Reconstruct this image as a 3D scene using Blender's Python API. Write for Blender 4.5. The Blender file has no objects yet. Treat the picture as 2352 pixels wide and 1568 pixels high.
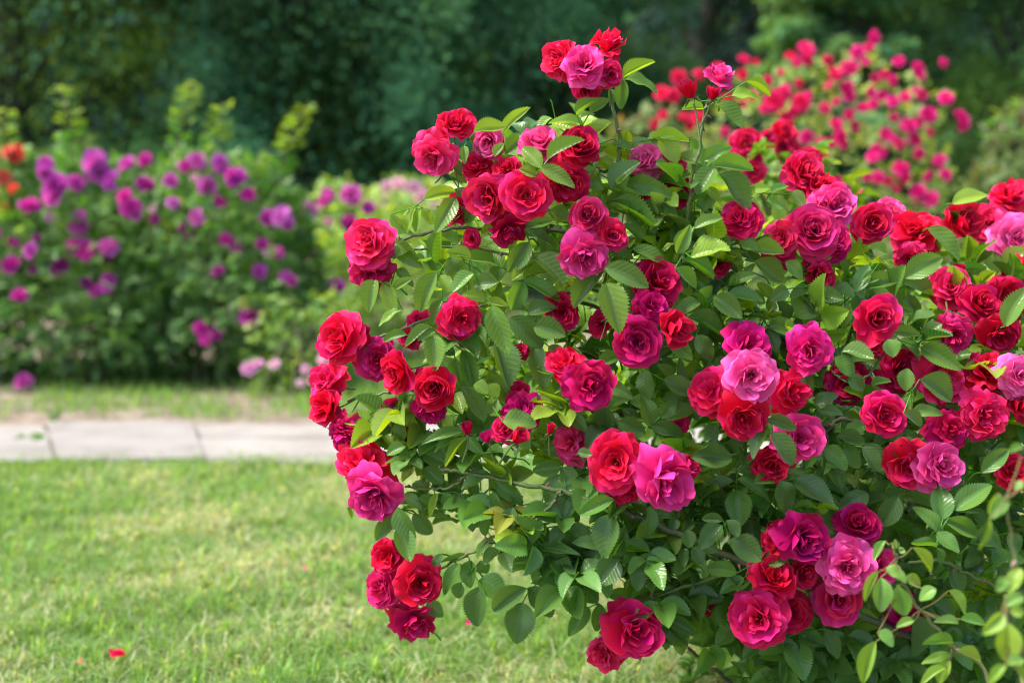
import bpy, math, random
import numpy as np
from mathutils import Vector, Matrix

rng = np.random.default_rng(7)
random.seed(7)
scene = bpy.context.scene
COL = scene.collection
R = math.radians

# ------------------------------------------------------------------ camera, sky, sun, exposure
CAM_H = 0.95
F = 50.0 / 36.0 * 2352.0            # focal length in pixels of a 2352 x 1568 view
HORIZON = 400.0
PITCH = math.atan((784.0 - HORIZON) / F)
cam_data = bpy.data.cameras.new("camera")
cam = bpy.data.objects.new("camera", cam_data)
COL.objects.link(cam)
cam.location = (0, 0, CAM_H)
cam.rotation_euler = (math.pi / 2 - PITCH, 0, 0)
cam_data.lens = 50.0
cam_data.sensor_width = 36.0
cam_data.clip_start = 0.05
cam_data.clip_end = 400.0
cam_data.dof.use_dof = True
cam_data.dof.focus_distance = 1.93
cam_data.dof.aperture_fstop = 3.0
scene.camera = cam

SUN_DIR = Vector((-0.52, -0.14, 0.84)).normalized()      # towards the sun: high, left
world = bpy.data.worlds.new("World")
scene.world = world
world.use_nodes = True
wn = world.node_tree
sky = wn.nodes.new("ShaderNodeTexSky")
sky.sky_type = 'NISHITA'
sky.sun_disc = False
sky.sun_elevation = math.asin(SUN_DIR.z)
sky.sun_rotation = math.atan2(SUN_DIR.x, SUN_DIR.y)
sky.dust_density = 2.5
sky.air_density = 0.8
wn.links.new(sky.outputs[0], wn.nodes["Background"].inputs[0])
wn.nodes["Background"].inputs[1].default_value = 0.15

sun_data = bpy.data.lights.new("sun", 'SUN')
sun_data.energy = 3.1
sun_data.angle = R(26)
sun_data.color = (1.0, 0.94, 0.84)
sun = bpy.data.objects.new("sun", sun_data)
sun.rotation_euler = SUN_DIR.to_track_quat('Z', 'Y').to_euler()
sun.location = (-6, -2, 12)
COL.objects.link(sun)

vs = scene.view_settings
scene.display_settings.display_device = 'sRGB'
vs.view_transform = 'Standard'
vs.look = 'None'
vs.exposure = 1.42
vs.gamma = 1.0
scene.render.engine = 'CYCLES'
cy = scene.cycles
cy.use_denoising = True
cy.filter_width = 1.1
cy.max_bounces = 8
cy.diffuse_bounces = 3
cy.glossy_bounces = 2
cy.transmission_bounces = 4
cy.transparent_max_bounces = 4

# ------------------------------------------------------------------ pixel -> place helpers
RX = np.array([1.0, 0.0, 0.0])
FW = np.array([0.0, math.cos(PITCH), -math.sin(PITCH)])
UP = np.array([0.0, math.sin(PITCH), math.cos(PITCH)])
EYE = np.array([0.0, 0.0, CAM_H])
ZUP = np.array([0.0, 0.0, 1.0])


def at(x, y, d):
    """points d metres in front of the camera along its axis that project to (x, y) of the 2352 x 1568 view"""
    x, y, d = np.asarray(x, float), np.asarray(y, float), np.asarray(d, float)
    a = ((x - 1176) / F * d)[..., None]
    b = (-(y - 784) / F * d)[..., None]
    return EYE + RX * a + UP * b + FW * d[..., None]


def ground(x, y, z=0.0):
    v = RX * ((x - 1176) / F) + UP * (-(y - 784) / F) + FW
    t = (z - CAM_H) / v[2]
    return EYE + v * t


def depth_of_ground(y):
    return ground(1176, y)[1]


def unit(v):
    v = np.asarray(v, float)
    n = np.linalg.norm(v, axis=-1, keepdims=True)
    return v / np.maximum(n, 1e-9)


# picture regions in which positions were read off the photograph
REG = {
    0: (0.0, 0.0, 1.0), 1: (689.0, 0.0, .3662), 2: (1493.0, 0.0, .3662), 3: (689.0, 516.8, .3662),
    4: (1493.0, 516.8, .3662), 5: (689.0, 1004.9, .3662), 6: (1493.0, 1004.9, .3652), 7: (0.0, 114.8, .3662),
}


def rg(r, x, y):
    ox, oy, s = REG[r]
    return ox + x * s, oy + y * s


# ------------------------------------------------------------------ materials
def new_mat(name):
    m = bpy.data.materials.new(name)
    m.use_nodes = True
    nt = m.node_tree
    nt.nodes.clear()
    out = nt.nodes.new("ShaderNodeOutputMaterial")
    return m, nt, out


class NT:
    def __init__(self, nt):
        self.nt = nt

    def n(self, t, **kw):
        o = self.nt.nodes.new(t)
        for k, v in kw.items():
            setattr(o, k, v)
        return o

    def link(self, a, b):
        self.nt.links.new(a, b)

    def put(self, sock, v):
        if isinstance(v, bpy.types.NodeSocket):
            self.link(v, sock)
        elif isinstance(v, (tuple, list)):
            sock.default_value = tuple(v) + ((1.0,) if len(v) == 3 and sock.type == 'RGBA' else ())
        else:
            sock.default_value = v

    def math(self, op, a, b=0.0, c=None, clamp=False):
        o = self.n("ShaderNodeMath", operation=op, use_clamp=clamp)
        self.put(o.inputs[0], a)
        self.put(o.inputs[1], b)
        if c is not None:
            self.put(o.inputs[2], c)
        return o.outputs[0]

    def mix(self, f, a, b, mode='MIX'):
        o = self.n("ShaderNodeMix", data_type='RGBA', blend_type=mode)
        self.put(o.inputs[0], f)
        self.put(o.inputs[6], a)
        self.put(o.inputs[7], b)
        return o.outputs[2]

    def noise(self, scale, detail=3.0, rough=0.55, vec=None, dim='3D'):
        o = self.n("ShaderNodeTexNoise", noise_dimensions=dim)
        o.inputs["Scale"].default_value = scale
        o.inputs["Detail"].default_value = detail
        o.inputs["Roughness"].default_value = rough
        if vec is not None:
            self.link(vec, o.inputs["Vector"])
        return o.outputs[0]

    def ramp(self, f, stops):
        o = self.n("ShaderNodeValToRGB")
        self.link(f, o.inputs[0])
        e = o.color_ramp.elements
        while len(e) < len(stops):
            e.new(0.5)
        for el, (p, c) in zip(e, stops):
            el.position = p
            el.color = tuple(c) + (1.0,)
        return o.outputs[0]

    def attr(self, name):
        return self.n("ShaderNodeAttribute", attribute_name=name)

    def bump(self, h, strength, dist):
        o = self.n("ShaderNodeBump")
        o.inputs["Strength"].default_value = strength
        o.inputs["Distance"].default_value = dist
        self.link(h, o.inputs["Height"])
        return o.outputs[0]


def petal_mat(name, c_a, c_b, c_pale, trans=0.3):
    """object colour: R = from colour a to b, G = how pale, B = how deep.  'pc': R random per petal, G along, B layer"""
    m, nt, out = new_mat(name)
    k = NT(nt)
    oi = k.n("ShaderNodeObjectInfo")
    sep = k.n("ShaderNodeSeparateColor")
    k.link(oi.outputs["Color"], sep.inputs[0])
    pc = k.n("ShaderNodeSeparateColor")
    k.link(k.attr("pc").outputs["Color"], pc.inputs[0])
    geo = k.n("ShaderNodeNewGeometry")
    tc = k.n("ShaderNodeTexCoord")
    nz = k.noise(2.2, 2, 0.5, tc.outputs["Object"])
    h = k.math('ADD', sep.outputs[0], k.math('MULTIPLY', k.math('SUBTRACT', pc.outputs[0], 0.5), 0.85))
    h = k.math('ADD', h, k.math('MULTIPLY', k.math('SUBTRACT', nz, 0.5), 0.8), clamp=True)
    col = k.mix(h, c_a, c_b)
    fine = k.noise(9.0, 4, 0.6, tc.outputs["Object"])
    pale = k.math('MULTIPLY', k.math('POWER', sep.outputs[1], 2.1), k.math('ADD', k.math('MULTIPLY', pc.outputs[1], 0.8), k.math('MULTIPLY', pc.outputs[0], 0.55)))
    pale = k.math('ADD', pale, k.math('MULTIPLY', geo.outputs["Backfacing"], 0.04))
    pale = k.math('ADD', pale, k.math('MULTIPLY', k.math('SUBTRACT', fine, 0.5), 0.06))
    pale = k.math('ADD', pale, k.math('MULTIPLY', k.math('POWER', pc.outputs[1], 8.0), 0.13), clamp=True)
    col = k.mix(pale, col, c_pale)
    blot = k.math('MULTIPLY', k.math('GREATER_THAN', k.noise(3.4, 5, 0.75, tc.outputs["Object"]), 0.69), k.math('POWER', pc.outputs[1], 3.0))
    col = k.mix(k.math('MULTIPLY', blot, 0.45), col, (c_a[0] * .45, c_a[1] + .004, c_b[2] * .35))
    dark = k.math('SUBTRACT', 1.0, k.math('MULTIPLY', sep.outputs[2], 0.75))
    dk = k.n("ShaderNodeCombineColor")
    for i in range(3):
        k.link(dark, dk.inputs[i])
    col = k.mix(1.0, col, dk.outputs[0], 'MULTIPLY')
    p = k.n("ShaderNodeBsdfPrincipled")
    k.link(col, p.inputs["Base Color"])
    p.inputs["Roughness"].default_value = 0.45
    p.inputs["Specular IOR Level"].default_value = 0.05
    p.inputs["Specular Tint"].default_value = (1.0, 0.55, 0.7, 1.0)
    uv = k.n("ShaderNodeUVMap")
    mp = k.n("ShaderNodeMapping")
    mp.inputs["Scale"].default_value = (3.0, 26.0, 1.0)
    k.link(uv.outputs[0], mp.inputs[0])
    rib = k.noise(1.0, 3, 0.6, mp.outputs[0])
    k.link(k.bump(rib, 0.12, 0.003), p.inputs["Normal"])
    tr = k.n("ShaderNodeBsdfTranslucent")
    k.link(col, tr.inputs[0])
    mx = k.n("ShaderNodeMixShader")
    mx.inputs[0].default_value = trans
    k.link(p.outputs[0], mx.inputs[1])
    k.link(tr.outputs[0], mx.inputs[2])
    k.link(mx.outputs[0], out.inputs[0])
    return m


def leaf_mat(name, veins=True, trans=0.33, rough=0.26, spec=0.36):
    """leaf colour from the 'lc' attribute, paler underside, veins from the UVs"""
    m, nt, out = new_mat(name)
    k = NT(nt)
    lc = k.attr("lc").outputs["Color"]
    geo = k.n("ShaderNodeNewGeometry")
    under = k.mix(0.5, lc, (0.14, 0.24, 0.07))
    col = lc
    p = k.n("ShaderNodeBsdfPrincipled")
    if veins:
        uv = k.n("ShaderNodeUVMap")
        sx = k.n("ShaderNodeSeparateXYZ")
        k.link(uv.outputs[0], sx.inputs[0])
        t = sx.outputs[0]
        s = k.math('ABSOLUTE', k.math('SUBTRACT', sx.outputs[1], 0.5))
        mid = k.math('SUBTRACT', 1.0, k.math('MULTIPLY', s, 11.0), clamp=True)
        ph = k.math('MULTIPLY', k.math('SUBTRACT', t, k.math('MULTIPLY', s, 0.55)), 8.5)
        fr = k.math('ABSOLUTE', k.math('SUBTRACT', k.math('FRACT', ph), 0.5))
        lat = k.math('SUBTRACT', 1.0, k.math('MULTIPLY', fr, 9.0), clamp=True)
        vein = k.math('MAXIMUM', mid, k.math('MULTIPLY', lat, 0.38))
        tc = k.n("ShaderNodeTexCoord")
        nz = k.noise(45.0, 3, 0.6, tc.outputs["Object"])
        col = k.mix(k.math('MULTIPLY', vein, 0.7), lc, (0.22, 0.38, 0.08))
        col = k.mix(k.math('MULTIPLY', k.math('SUBTRACT', nz, 0.40, clamp=True), 0.9), col, (0.09, 0.14, 0.02))
        spot = k.math('GREATER_THAN', k.noise(160.0, 1, 0.5, tc.outputs["Object"]), 0.76)
        col = k.mix(k.math('MULTIPLY', spot, 0.6), col, (0.08, 0.05, 0.02))
        hgt = k.math('SUBTRACT', k.math('MULTIPLY', fr, 1.0), k.math('MULTIPLY', mid, 0.6))
        k.link(k.bump(hgt, 0.32, 0.0013), p.inputs["Normal"])
    col = k.mix(geo.outputs["Backfacing"], col, under)
    k.link(col, p.inputs["Base Color"])
    p.inputs["Roughness"].default_value = rough
    p.inputs["Specular IOR Level"].default_value = spec
    tr = k.n("ShaderNodeBsdfTranslucent")
    tcol = k.mix(1.0, col, (2.2, 1.9, 0.55), 'MULTIPLY')
    k.link(tcol, tr.inputs[0])
    mx = k.n("ShaderNodeMixShader")
    mx.inputs[0].default_value = trans
    k.link(p.outputs[0], mx.inputs[1])
    k.link(tr.outputs[0], mx.inputs[2])
    k.link(mx.outputs[0], out.inputs[0])
    return m


def bark_mat(name, c1, c2, scale=30.0, rough=0.6):
    m, nt, out = new_mat(name)
    k = NT(nt)
    tc = k.n("ShaderNodeTexCoord")
    nz = k.noise(scale, 5, 0.65, tc.outputs["Object"])
    col = k.ramp(nz, [(0.35, c1), (0.7, c2)])
    p = k.n("ShaderNodeBsdfPrincipled")
    k.link(col, p.inputs["Base Color"])
    p.inputs["Roughness"].default_value = rough
    k.link(k.bump(nz, 0.5, 0.004), p.inputs["Normal"])
    k.link(p.outputs[0], out.inputs[0])
    return m


M_RED = petal_mat("rose_petal", (0.80, 0.0006, 0.020), (0.76, 0.003, 0.25), (0.98, 0.20, 0.55), 0.24)
M_BACKRED = petal_mat("far_rose_petal", (0.86, 0.003, 0.07), (0.82, 0.010, 0.28), (0.95, 0.3, 0.55), 0.36)
M_PURPLE = petal_mat("purple_petal", (0.66, 0.012, 0.36), (0.46, 0.035, 0.48), (0.85, 0.42, 0.78), 0.36)
M_PINK = petal_mat("pink_petal", (0.80, 0.36, 0.50), (0.66, 0.28, 0.56), (0.92, 0.72, 0.78))
M_CORAL = petal_mat("coral_petal", (0.85, 0.07, 0.035), (0.8, 0.08, 0.08), (0.95, 0.45, 0.3))
M_LEAF = leaf_mat("rose_leaf")
M_LEAF_FAR = leaf_mat("bush_leaf", veins=False, trans=0.35, rough=0.5, spec=0.4)
M_TREE = leaf_mat("tree_leaf", veins=False, trans=0.25, rough=0.8, spec=0.06)
M_BLADE = leaf_mat("grass_blade", veins=False, trans=0.4, rough=0.55, spec=0.3)
M_CANE = bark_mat("rose_cane", (0.06, 0.11, 0.025), (0.15, 0.18, 0.05), 140.0, 0.5)
M_CANE_OLD = bark_mat("old_cane", (0.045, 0.06, 0.025), (0.13, 0.125, 0.06), 140.0, 0.6)
M_SHOOT = bark_mat("shoot_stem", (0.17, 0.12, 0.05), (0.18, 0.24, 0.06), 30.0, 0.5)
M_THORN = bark_mat("thorn", (0.16, 0.05, 0.03), (0.3, 0.2, 0.15), 60.0, 0.5)
M_CALYX = bark_mat("calyx", (0.08, 0.14, 0.03), (0.17, 0.2, 0.06), 60.0, 0.55)
M_STAMEN = bark_mat("stamen", (0.20, 0.10, 0.015), (0.06, 0.03, 0.015), 400.0, 0.7)
M_BARK = bark_mat("tree_bark", (0.025, 0.02, 0.015), (0.07, 0.06, 0.05), 6.0, 0.85)


# ------------------------------------------------------------------ mesh helpers
def mesh_from(name, V, faces, mat, pcol=None, pname="lc", uv=None, smooth=True, mats=None, mat_idx=None):
    """faces: list of integer arrays (each k x 3 or k x 4); pcol: per-vertex rgb; uv: per-vertex uv"""
    me = bpy.data.meshes.new(name)
    V = np.ascontiguousarray(V, dtype=np.float32)
    me.vertices.add(len(V))
    me.vertices.foreach_set("co", V.ravel())
    faces = [np.asarray(f, dtype=np.int32) for f in faces if len(f)]
    loops = np.concatenate([f.ravel() for f in faces])
    sizes = np.concatenate([np.full(len(f), f.shape[1], dtype=np.int32) for f in faces])
    starts = np.concatenate([[0], np.cumsum(sizes)[:-1]]).astype(np.int32)
    me.loops.add(len(loops))
    me.loops.foreach_set("vertex_index", loops)
    me.polygons.add(len(sizes))
    me.polygons.foreach_set("loop_start", starts)
    me.polygons.foreach_set("use_smooth", np.full(len(sizes), smooth, dtype=bool))
    if pcol is not None:
        a = me.attributes.new(pname, 'FLOAT_COLOR', 'POINT')
        c = np.ones((len(V), 4), dtype=np.float32)
        c[:, :3] = pcol
        a.data.foreach_set("color", c.ravel())
    if uv is not None:
        l = me.uv_layers.new(name="UVMap")
        l.data.foreach_set("uv", np.ascontiguousarray(uv[loops], dtype=np.float32).ravel())
    for mm in (mats or [mat]):
        me.materials.append(mm)
    if mat_idx is not None:
        me.polygons.foreach_set("material_index", np.asarray(mat_idx, dtype=np.int32))
    me.update(calc_edges=True)
    me.validate()
    return me


def link(name, me, parent=None, loc=None):
    o = bpy.data.objects.new(name, me)
    COL.objects.link(o)
    if loc is not None:
        o.location = tuple(loc)
    if parent is not None:
        o.parent = parent
    return o


def tag(o, label=None, category=None, group=None, kind=None):
    if label:
        o["label"] = label
    if category:
        o["category"] = category
    if group:
        o["group"] = group
    if kind:
        o["kind"] = kind
    return o


def thing(name, label, category, loc, group=None):
    o = bpy.data.objects.new(name, None)
    o.empty_display_size = 0.1
    COL.objects.link(o)
    o.location = tuple(loc)
    return tag(o, label, category, group)


class Soup:
    """collects many copies of small templates, and tubes, into one mesh"""

    def __init__(self):
        self.V, self.Q, self.T, self.C, self.UV, self.n = [], [], [], [], [], 0

    def add(self, V, quads, tris, C, UV):
        self.V.append(V)
        if quads is not None and len(quads):
            self.Q.append(np.asarray(quads) + self.n)
        if tris is not None and len(tris):
            self.T.append(np.asarray(tris) + self.n)
        self.C.append(C)
        self.UV.append(UV)
        self.n += len(V)

    def instances(self, tpl, org, fx, fy, fz, col):
        """copies of a template; fx, fy, fz are the (already scaled) axes per copy"""
        tv, tq, tt, tuv = tpl
        k, n = len(org), len(tv)
        if k == 0:
            return
        P = org[:, None, :] + tv[None, :, 0:1] * fx[:, None, :] + tv[None, :, 1:2] * fy[:, None, :] + tv[None, :, 2:3] * fz[:, None, :]
        off = (np.arange(k) * n)[:, None, None]
        q = (tq[None] + off).reshape(-1, 4) if tq is not None and len(tq) else None
        t = (tt[None] + off).reshape(-1, 3) if tt is not None and len(tt) else None
        self.add(P.reshape(-1, 3), q, t, np.repeat(col, n, axis=0), np.tile(tuv, (k, 1)))

    def tube(self, pts, radii, col, seg=6):
        pts = np.asarray(pts, float)
        m = len(pts)
        radii = np.broadcast_to(np.asarray(radii, float), (m,))
        tan = unit(np.gradient(pts, axis=0))
        ref = np.array([0.31, 0.2, 0.93])
        a = unit(np.cross(tan, ref))
        b = np.cross(tan, a)
        th = np.arange(seg) / seg * 2 * math.pi
        ring = a[:, None, :] * np.cos(th)[None, :, None] + b[:, None, :] * np.sin(th)[None, :, None]
        P = (pts[:, None, :] + ring * radii[:, None, None]).reshape(-1, 3)
        i = np.arange(m - 1)[:, None] * seg
        j = np.arange(seg)[None, :]
        j2 = (j + 1) % seg
        q = np.stack([i + j, i + j2, i + seg + j2, i + seg + j], -1).reshape(-1, 4)
        UV = np.zeros((len(P), 2))
        UV[:, 1] = 0.25
        self.add(P, q, None, np.tile(np.asarray(col, float), (len(P), 1)), UV)

    def mesh(self, name, mat, pname="lc", origin=None):
        V = np.concatenate(self.V)
        if origin is not None:
            V = V - np.asarray(origin)
        f = []
        if self.Q:
            f.append(np.concatenate(self.Q))
        if self.T:
            f.append(np.concatenate(self.T))
        return mesh_from(name, V, f, mat, np.concatenate(self.C), pname, np.concatenate(self.UV))


def smooth_line(pts, n=8):
    pts = np.asarray(pts, float)
    if len(pts) < 3:
        t = np.linspace(0, 1, n)[:, None]
        return pts[0] * (1 - t) + pts[-1] * t
    P = np.vstack([2 * pts[0] - pts[1], pts, 2 * pts[-1] - pts[-2]])
    out = []
    for i in range(1, len(P) - 2):
        p0, p1, p2, p3 = P[i - 1], P[i], P[i + 1], P[i + 2]
        for t in np.linspace(0, 1, n, endpoint=False):
            out.append(0.5 * ((2 * p1) + (-p0 + p2) * t + (2 * p0 - 5 * p1 + 4 * p2 - p3) * t * t + (-p0 + 3 * p1 - 3 * p2 + p3) * t ** 3))
    out.append(pts[-1])
    return np.array(out)


def leaf_template(rows, cols, fold, curl, serr, seed, twist=0.0):
    """serrated leaflet: x along 0..1, y across (half width 0.5 at the widest), z up"""
    r = np.random.default_rng(seed)
    t = np.linspace(0, 1, rows)
    w = 0.5 * np.sin(np.pi * np.clip(t, 0, 1) ** 0.82) ** 0.72
    w[0] = 0.03
    w[-1] = 0.0
    s = np.linspace(-1, 1, cols)
    x = np.repeat(t[:, None], cols, 1)
    y = w[:, None] * s[None, :]
    if serr:
        tooth = np.where(np.arange(rows) % 2 == 0, 1.0, -1.0) * serr
        tooth[0] = tooth[-1] = 0
        y[:, 0] *= 1 + tooth
        y[:, -1] *= 1 + tooth
        x[:, 0] += np.maximum(tooth, 0) * 0.25
        x[:, -1] += np.maximum(tooth, 0) * 0.25
    wob = r.normal(0, 1, 4)
    z = fold * np.abs(y) ** 0.9 - curl * t[:, None] ** 1.8 + 0.035 * np.sin(3.0 * x * math.pi + wob[0]) * np.abs(y) * 2 * np.sign(s)[None, :] * wob[1] * 0.6
    z = z + 0.03 * wob[2] * np.sin(x * 5 + wob[3]) + twist * y * x
    V = np.stack([x, y, z], -1).reshape(-1, 3)
    i = np.arange(rows - 1)[:, None] * cols
    j = np.arange(cols - 1)[None, :]
    q = np.stack([i + j, i + cols + j, i + cols + j + 1, i + j + 1], -1).reshape(-1, 4)
    uv = np.stack([x, 0.5 + 0.5 * np.repeat(s[None, :], rows, 0)], -1).reshape(-1, 2)
    # lateral vein pitch depends on the real width, so scale the across coordinate by the local width
    uv[:, 1] = 0.5 + (uv[:, 1] - 0.5) * np.repeat(np.clip(w / 0.5, 0.05, 1), cols)
    return V, q[:, ::-1].copy(), None, uv


LEAF_HI = [leaf_template(35, 7, f_, c_, 0.085, i, tw) for i, (f_, c_, tw) in enumerate(
    [(0.50, 0.12, 0.0), (0.34, 0.20, 0.2), (0.66, 0.06, -0.15), (0.26, 0.28, 0.15), (0.52, -0.05, 0.2), (0.40, 0.16, -0.3)])]
LEAF_MID = [leaf_template(17, 5, f_, c_, 0.055, 20 + i) for i, (f_, c_) in enumerate([(0.5, 0.1), (0.3, 0.22), (0.6, 0.05), (0.4, 0.15)])]
LEAF_LOW = [leaf_template(5, 3, f_, c_, 0.0, 40 + i) for i, (f_, c_) in enumerate([(0.3, 0.1), (0.15, 0.2), (0.4, 0.05)])]
QUAD_LEAF = [(np.array([[0, 0, 0], [0.5, -0.34, 0.06], [1, 0, -0.1], [0.5, 0.34, 0.06]]), np.array([[0, 1, 2, 3]]), None,
              np.array([[0, .5], [.5, 0], [1, .5], [.5, 1]]))]


def put_leaves(soup, tpls, org, ldir, nrm, L, W, col, seed=0):
    """leaflets from a base point, a direction, a normal, a length and a width (arrays)"""
    org, ldir, nrm = np.asarray(org, float), unit(ldir), np.asarray(nrm, float)
    L, W, col = np.asarray(L, float), np.asarray(W, float), np.asarray(col, float)
    side = unit(np.cross(nrm, ldir))
    up = np.cross(ldir, side)
    r = np.random.default_rng(seed)
    which = r.integers(0, len(tpls), len(org))
    for i, t in enumerate(tpls):
        s = which == i
        if s.any():
            soup.instances(t, org[s], ldir[s] * L[s, None], side[s] * W[s, None], up[s] * L[s, None], col[s])


def in_poly(px, py, poly):
    x, y = np.asarray(px), np.asarray(py)
    c = np.zeros(x.shape, bool)
    p = np.asarray(poly, float)
    j = len(p) - 1
    for i in range(len(p)):
        xi, yi, xj, yj = *p[i], *p[j]
        hit = ((yi > y) != (yj > y)) & (x < (xj - xi) * (y - yi) / (yj - yi + 1e-12) + xi)
        c ^= hit
        j = i
    return c


def edge_dist(px, py, poly):
    p = np.asarray(poly, float)
    d = np.full(np.shape(px), 1e9)
    for i in range(len(p)):
        a, b = p[i - 1], p[i]
        ab = b - a
        t = np.clip(((px - a[0]) * ab[0] + (py - a[1]) * ab[1]) / (ab @ ab + 1e-9), 0, 1)
        d = np.minimum(d, np.hypot(px - a[0] - t * ab[0], py - a[1] - t * ab[1]))
    return d


def sample_poly(poly, n, r):
    p = np.asarray(poly, float)
    lo, hi = p.min(0), p.max(0)
    xs, ys = np.zeros(0), np.zeros(0)
    while len(xs) < n:
        x, y = r.uniform(lo[0], hi[0], 4 * n), r.uniform(lo[1], hi[1], 4 * n)
        k = in_poly(x, y, poly)
        xs, ys = np.concatenate([xs, x[k]]), np.concatenate([ys, y[k]])
    return xs[:n], ys[:n]


# ------------------------------------------------------------------ the rose
def petal_grid(rows, cols):
    i = np.arange(rows - 1)[:, None] * cols
    j = np.arange(cols - 1)[None, :]
    return np.stack([i + j, i + j + 1, i + cols + j + 1, i + cols + j], -1).reshape(-1, 4)


def rose_mesh(name, seed, mat, layers, rows=10, cols=15, ruffle=1.0, lean=0.0):
    """a bloom of unit radius facing +z.  layers: (count, length, half width, opening at base, opening at tip, start radius, start height)"""
    r = np.random.default_rng(seed)
    s = Soup()
    Q = petal_grid(rows, cols)
    v = np.linspace(0, 1, rows)
    u = np.linspace(-1, 1, cols)
    nl = len(layers)
    az0 = r.uniform(0, 6.28)
    for li, (cnt, L, W, th0, th1, r0, z0) in enumerate(layers):
        for c in range(cnt):
            az = az0 + (c + r.normal(0, 0.13)) / cnt * 2 * math.pi
            Lp = L * r.uniform(0.88, 1.10)
            Wp = W * r.uniform(0.88, 1.16)
            a0 = R(th0 + r.normal(0, 7))
            a1 = R(th1 + r.normal(0, 17) * ruffle)
            roll = R(max(0.0, r.normal(22, 26)) * ruffle)
            phi = a0 + (a1 - a0) * v ** 1.1 + roll * np.clip((v - 0.72) / 0.28, 0, 1) ** 1.6
            dr, dz = np.sin(phi) * Lp / (rows - 1), np.cos(phi) * Lp / (rows - 1)
            rad = r0 + np.concatenate([[0], np.cumsum((dr[1:] + dr[:-1]) / 2)])
            zz = z0 + np.concatenate([[0], np.cumsum((dz[1:] + dz[:-1]) / 2)])
            wv = Wp * np.clip(np.sin(np.pi * (0.10 + 0.66 * v)), 0, 1) ** 0.8 * (0.30 + 0.70 * np.minimum(1, v * 1.7))
            # rim: rounded corners, a notch, small ruffles
            p1, p2, p3 = r.uniform(0, 6.28, 3)
            rim = 1 - 0.22 * np.abs(u) ** 2.6 - 0.07 * np.exp(-(u / 0.22) ** 2) * r.uniform(0, 1.2) + 0.035 * np.sin(u * 4 + p1) * ruffle + 0.014 * np.sin(u * 9 + p2) * ruffle
            RV = np.interp((v[:, None] * rim[None, :]).ravel(), v, rad).reshape(rows, cols)
            ZV = np.interp((v[:, None] * rim[None, :]).ravel(), v, zz).reshape(rows, cols)
            WV = np.interp((v[:, None] * (0.5 + 0.5 * rim[None, :])).ravel(), v, wv).reshape(rows, cols)
            lat = u[None, :] * WV
            reff = np.maximum(RV * 0.85, 0.06) + 0.16 * min(1.0, th1 / 70.0)
            ang = np.clip(lat / reff, -1.9, 1.9)
            flat = min(1.0, max(0.0, (th1 - 30) / 60.0)) * 0.55
            # cone wrap blended with a flat blade
            X = (1 - flat) * RV * np.cos(ang) + flat * (RV - 0.10 * (lat / max(W, .01)) ** 2 * W)
            Y = (1 - flat) * (RV * np.sin(ang) + 0.25 * lat) + flat * lat
            wave = (np.sin(u[None, :] * 3.2 + p1) * 0.085 + np.sin(u[None, :] * 6.4 + p3) * 0.045) * (v[:, None] ** 2) * ruffle
            cupz = 0.26 * np.abs(u[None, :]) ** 2 * v[:, None] * (1 if th1 < 95 else 0.55)
            Z = ZV + wave + cupz
            X = X - 0.6 * wave
            crumple = .022 * ruffle * np.sin(u[None, :] * 10.0 + p2 + v[:, None] * 4.0) * v[:, None] ** 2.5
            Z = Z + crumple
            X = X + crumple * .8
            # a fold that pinches some petals
            if r.random() < 0.35 * ruffle:
                fu = r.uniform(-0.6, 0.6)
                Z = Z + 0.08 * np.exp(-((u[None, :] - fu) / 0.2) ** 2) * v[:, None] ** 2
            ca, sa = math.cos(az), math.sin(az)
            P = np.stack([X * ca - Y * sa, X * sa + Y * ca, Z], -1)
            # each petal tilts a little on its own
            ax = unit(r.normal(0, 1, 3))
            rot = np.array(Matrix.Rotation(R(r.normal(0, 8.0) * ruffle), 3, Vector(ax)))
            P = P.reshape(-1, 3) @ rot.T
            C = np.zeros((rows * cols, 3))
            C[:, 0] = np.clip(r.normal(0.5, 0.23), 0, 1)
            C[:, 1] = np.repeat(v, cols)
            C[:, 2] = li / max(1, nl - 1)
            UV = np.stack([np.repeat(v, cols), np.tile(0.5 + 0.5 * u, rows) + r.uniform(0, 3)], -1)
            s.add(P, Q, None, C, UV)
        az0 += r.uniform(0.35, 0.75) * 2 * math.pi / max(1, cnt)
    V = np.concatenate(s.V)
    rr = np.percentile(np.hypot(V[:, 0], V[:, 1]), 98)
    s.V = [x / rr for x in s.V]
    return s.mesh(name, mat, "pc")


#          count  L    W    th0 th1  r0   z0
OPEN = [(5, 1.0, .70, 58, 112, .04, -.06), (5, .90, .62, 44, 84, .04, .0), (5, .74, .52, 26, 62, .04, .02), (4, .54, .40, 12, 44, .05, .03), (3, .38, .26, 4, 20, .05, .04)]
FULL = [(5, 1.0, .70, 64, 116, .04, -.10), (5, .94, .64, 50, 92, .04, -.04), (6, .82, .54, 34, 72, .04, .0), (5, .70, .46, 20, 50, .05, .03),
        (4, .56, .36, 8, 26, .05, .05), (3, .46, .28, 0, 4, .04, .07), (2, .36, .2, -6, -14, .03, .08)]
CUP = [(5, 1.0, .72, 50, 96, .04, -.08), (5, .94, .66, 34, 66, .04, .0), (5, .86, .56, 20, 42, .04, .02), (4, .74, .46, 8, 22, .05, .05),
       (3, .62, .36, 0, 4, .05, .07), (3, .5, .24, -6, -12, .03, .09)]
BLOWN = [(6, 1.0, .66, 76, 136, .04, -.12), (5, .95, .62, 56, 106, .04, -.05), (6, .84, .56, 38, 88, .04, .0), (5, .68, .46, 24, 70, .05, .03), (4, .54, .36, 10, 40, .05, .05), (3, .4, .24, 0, 10, .04, .06)]
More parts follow.
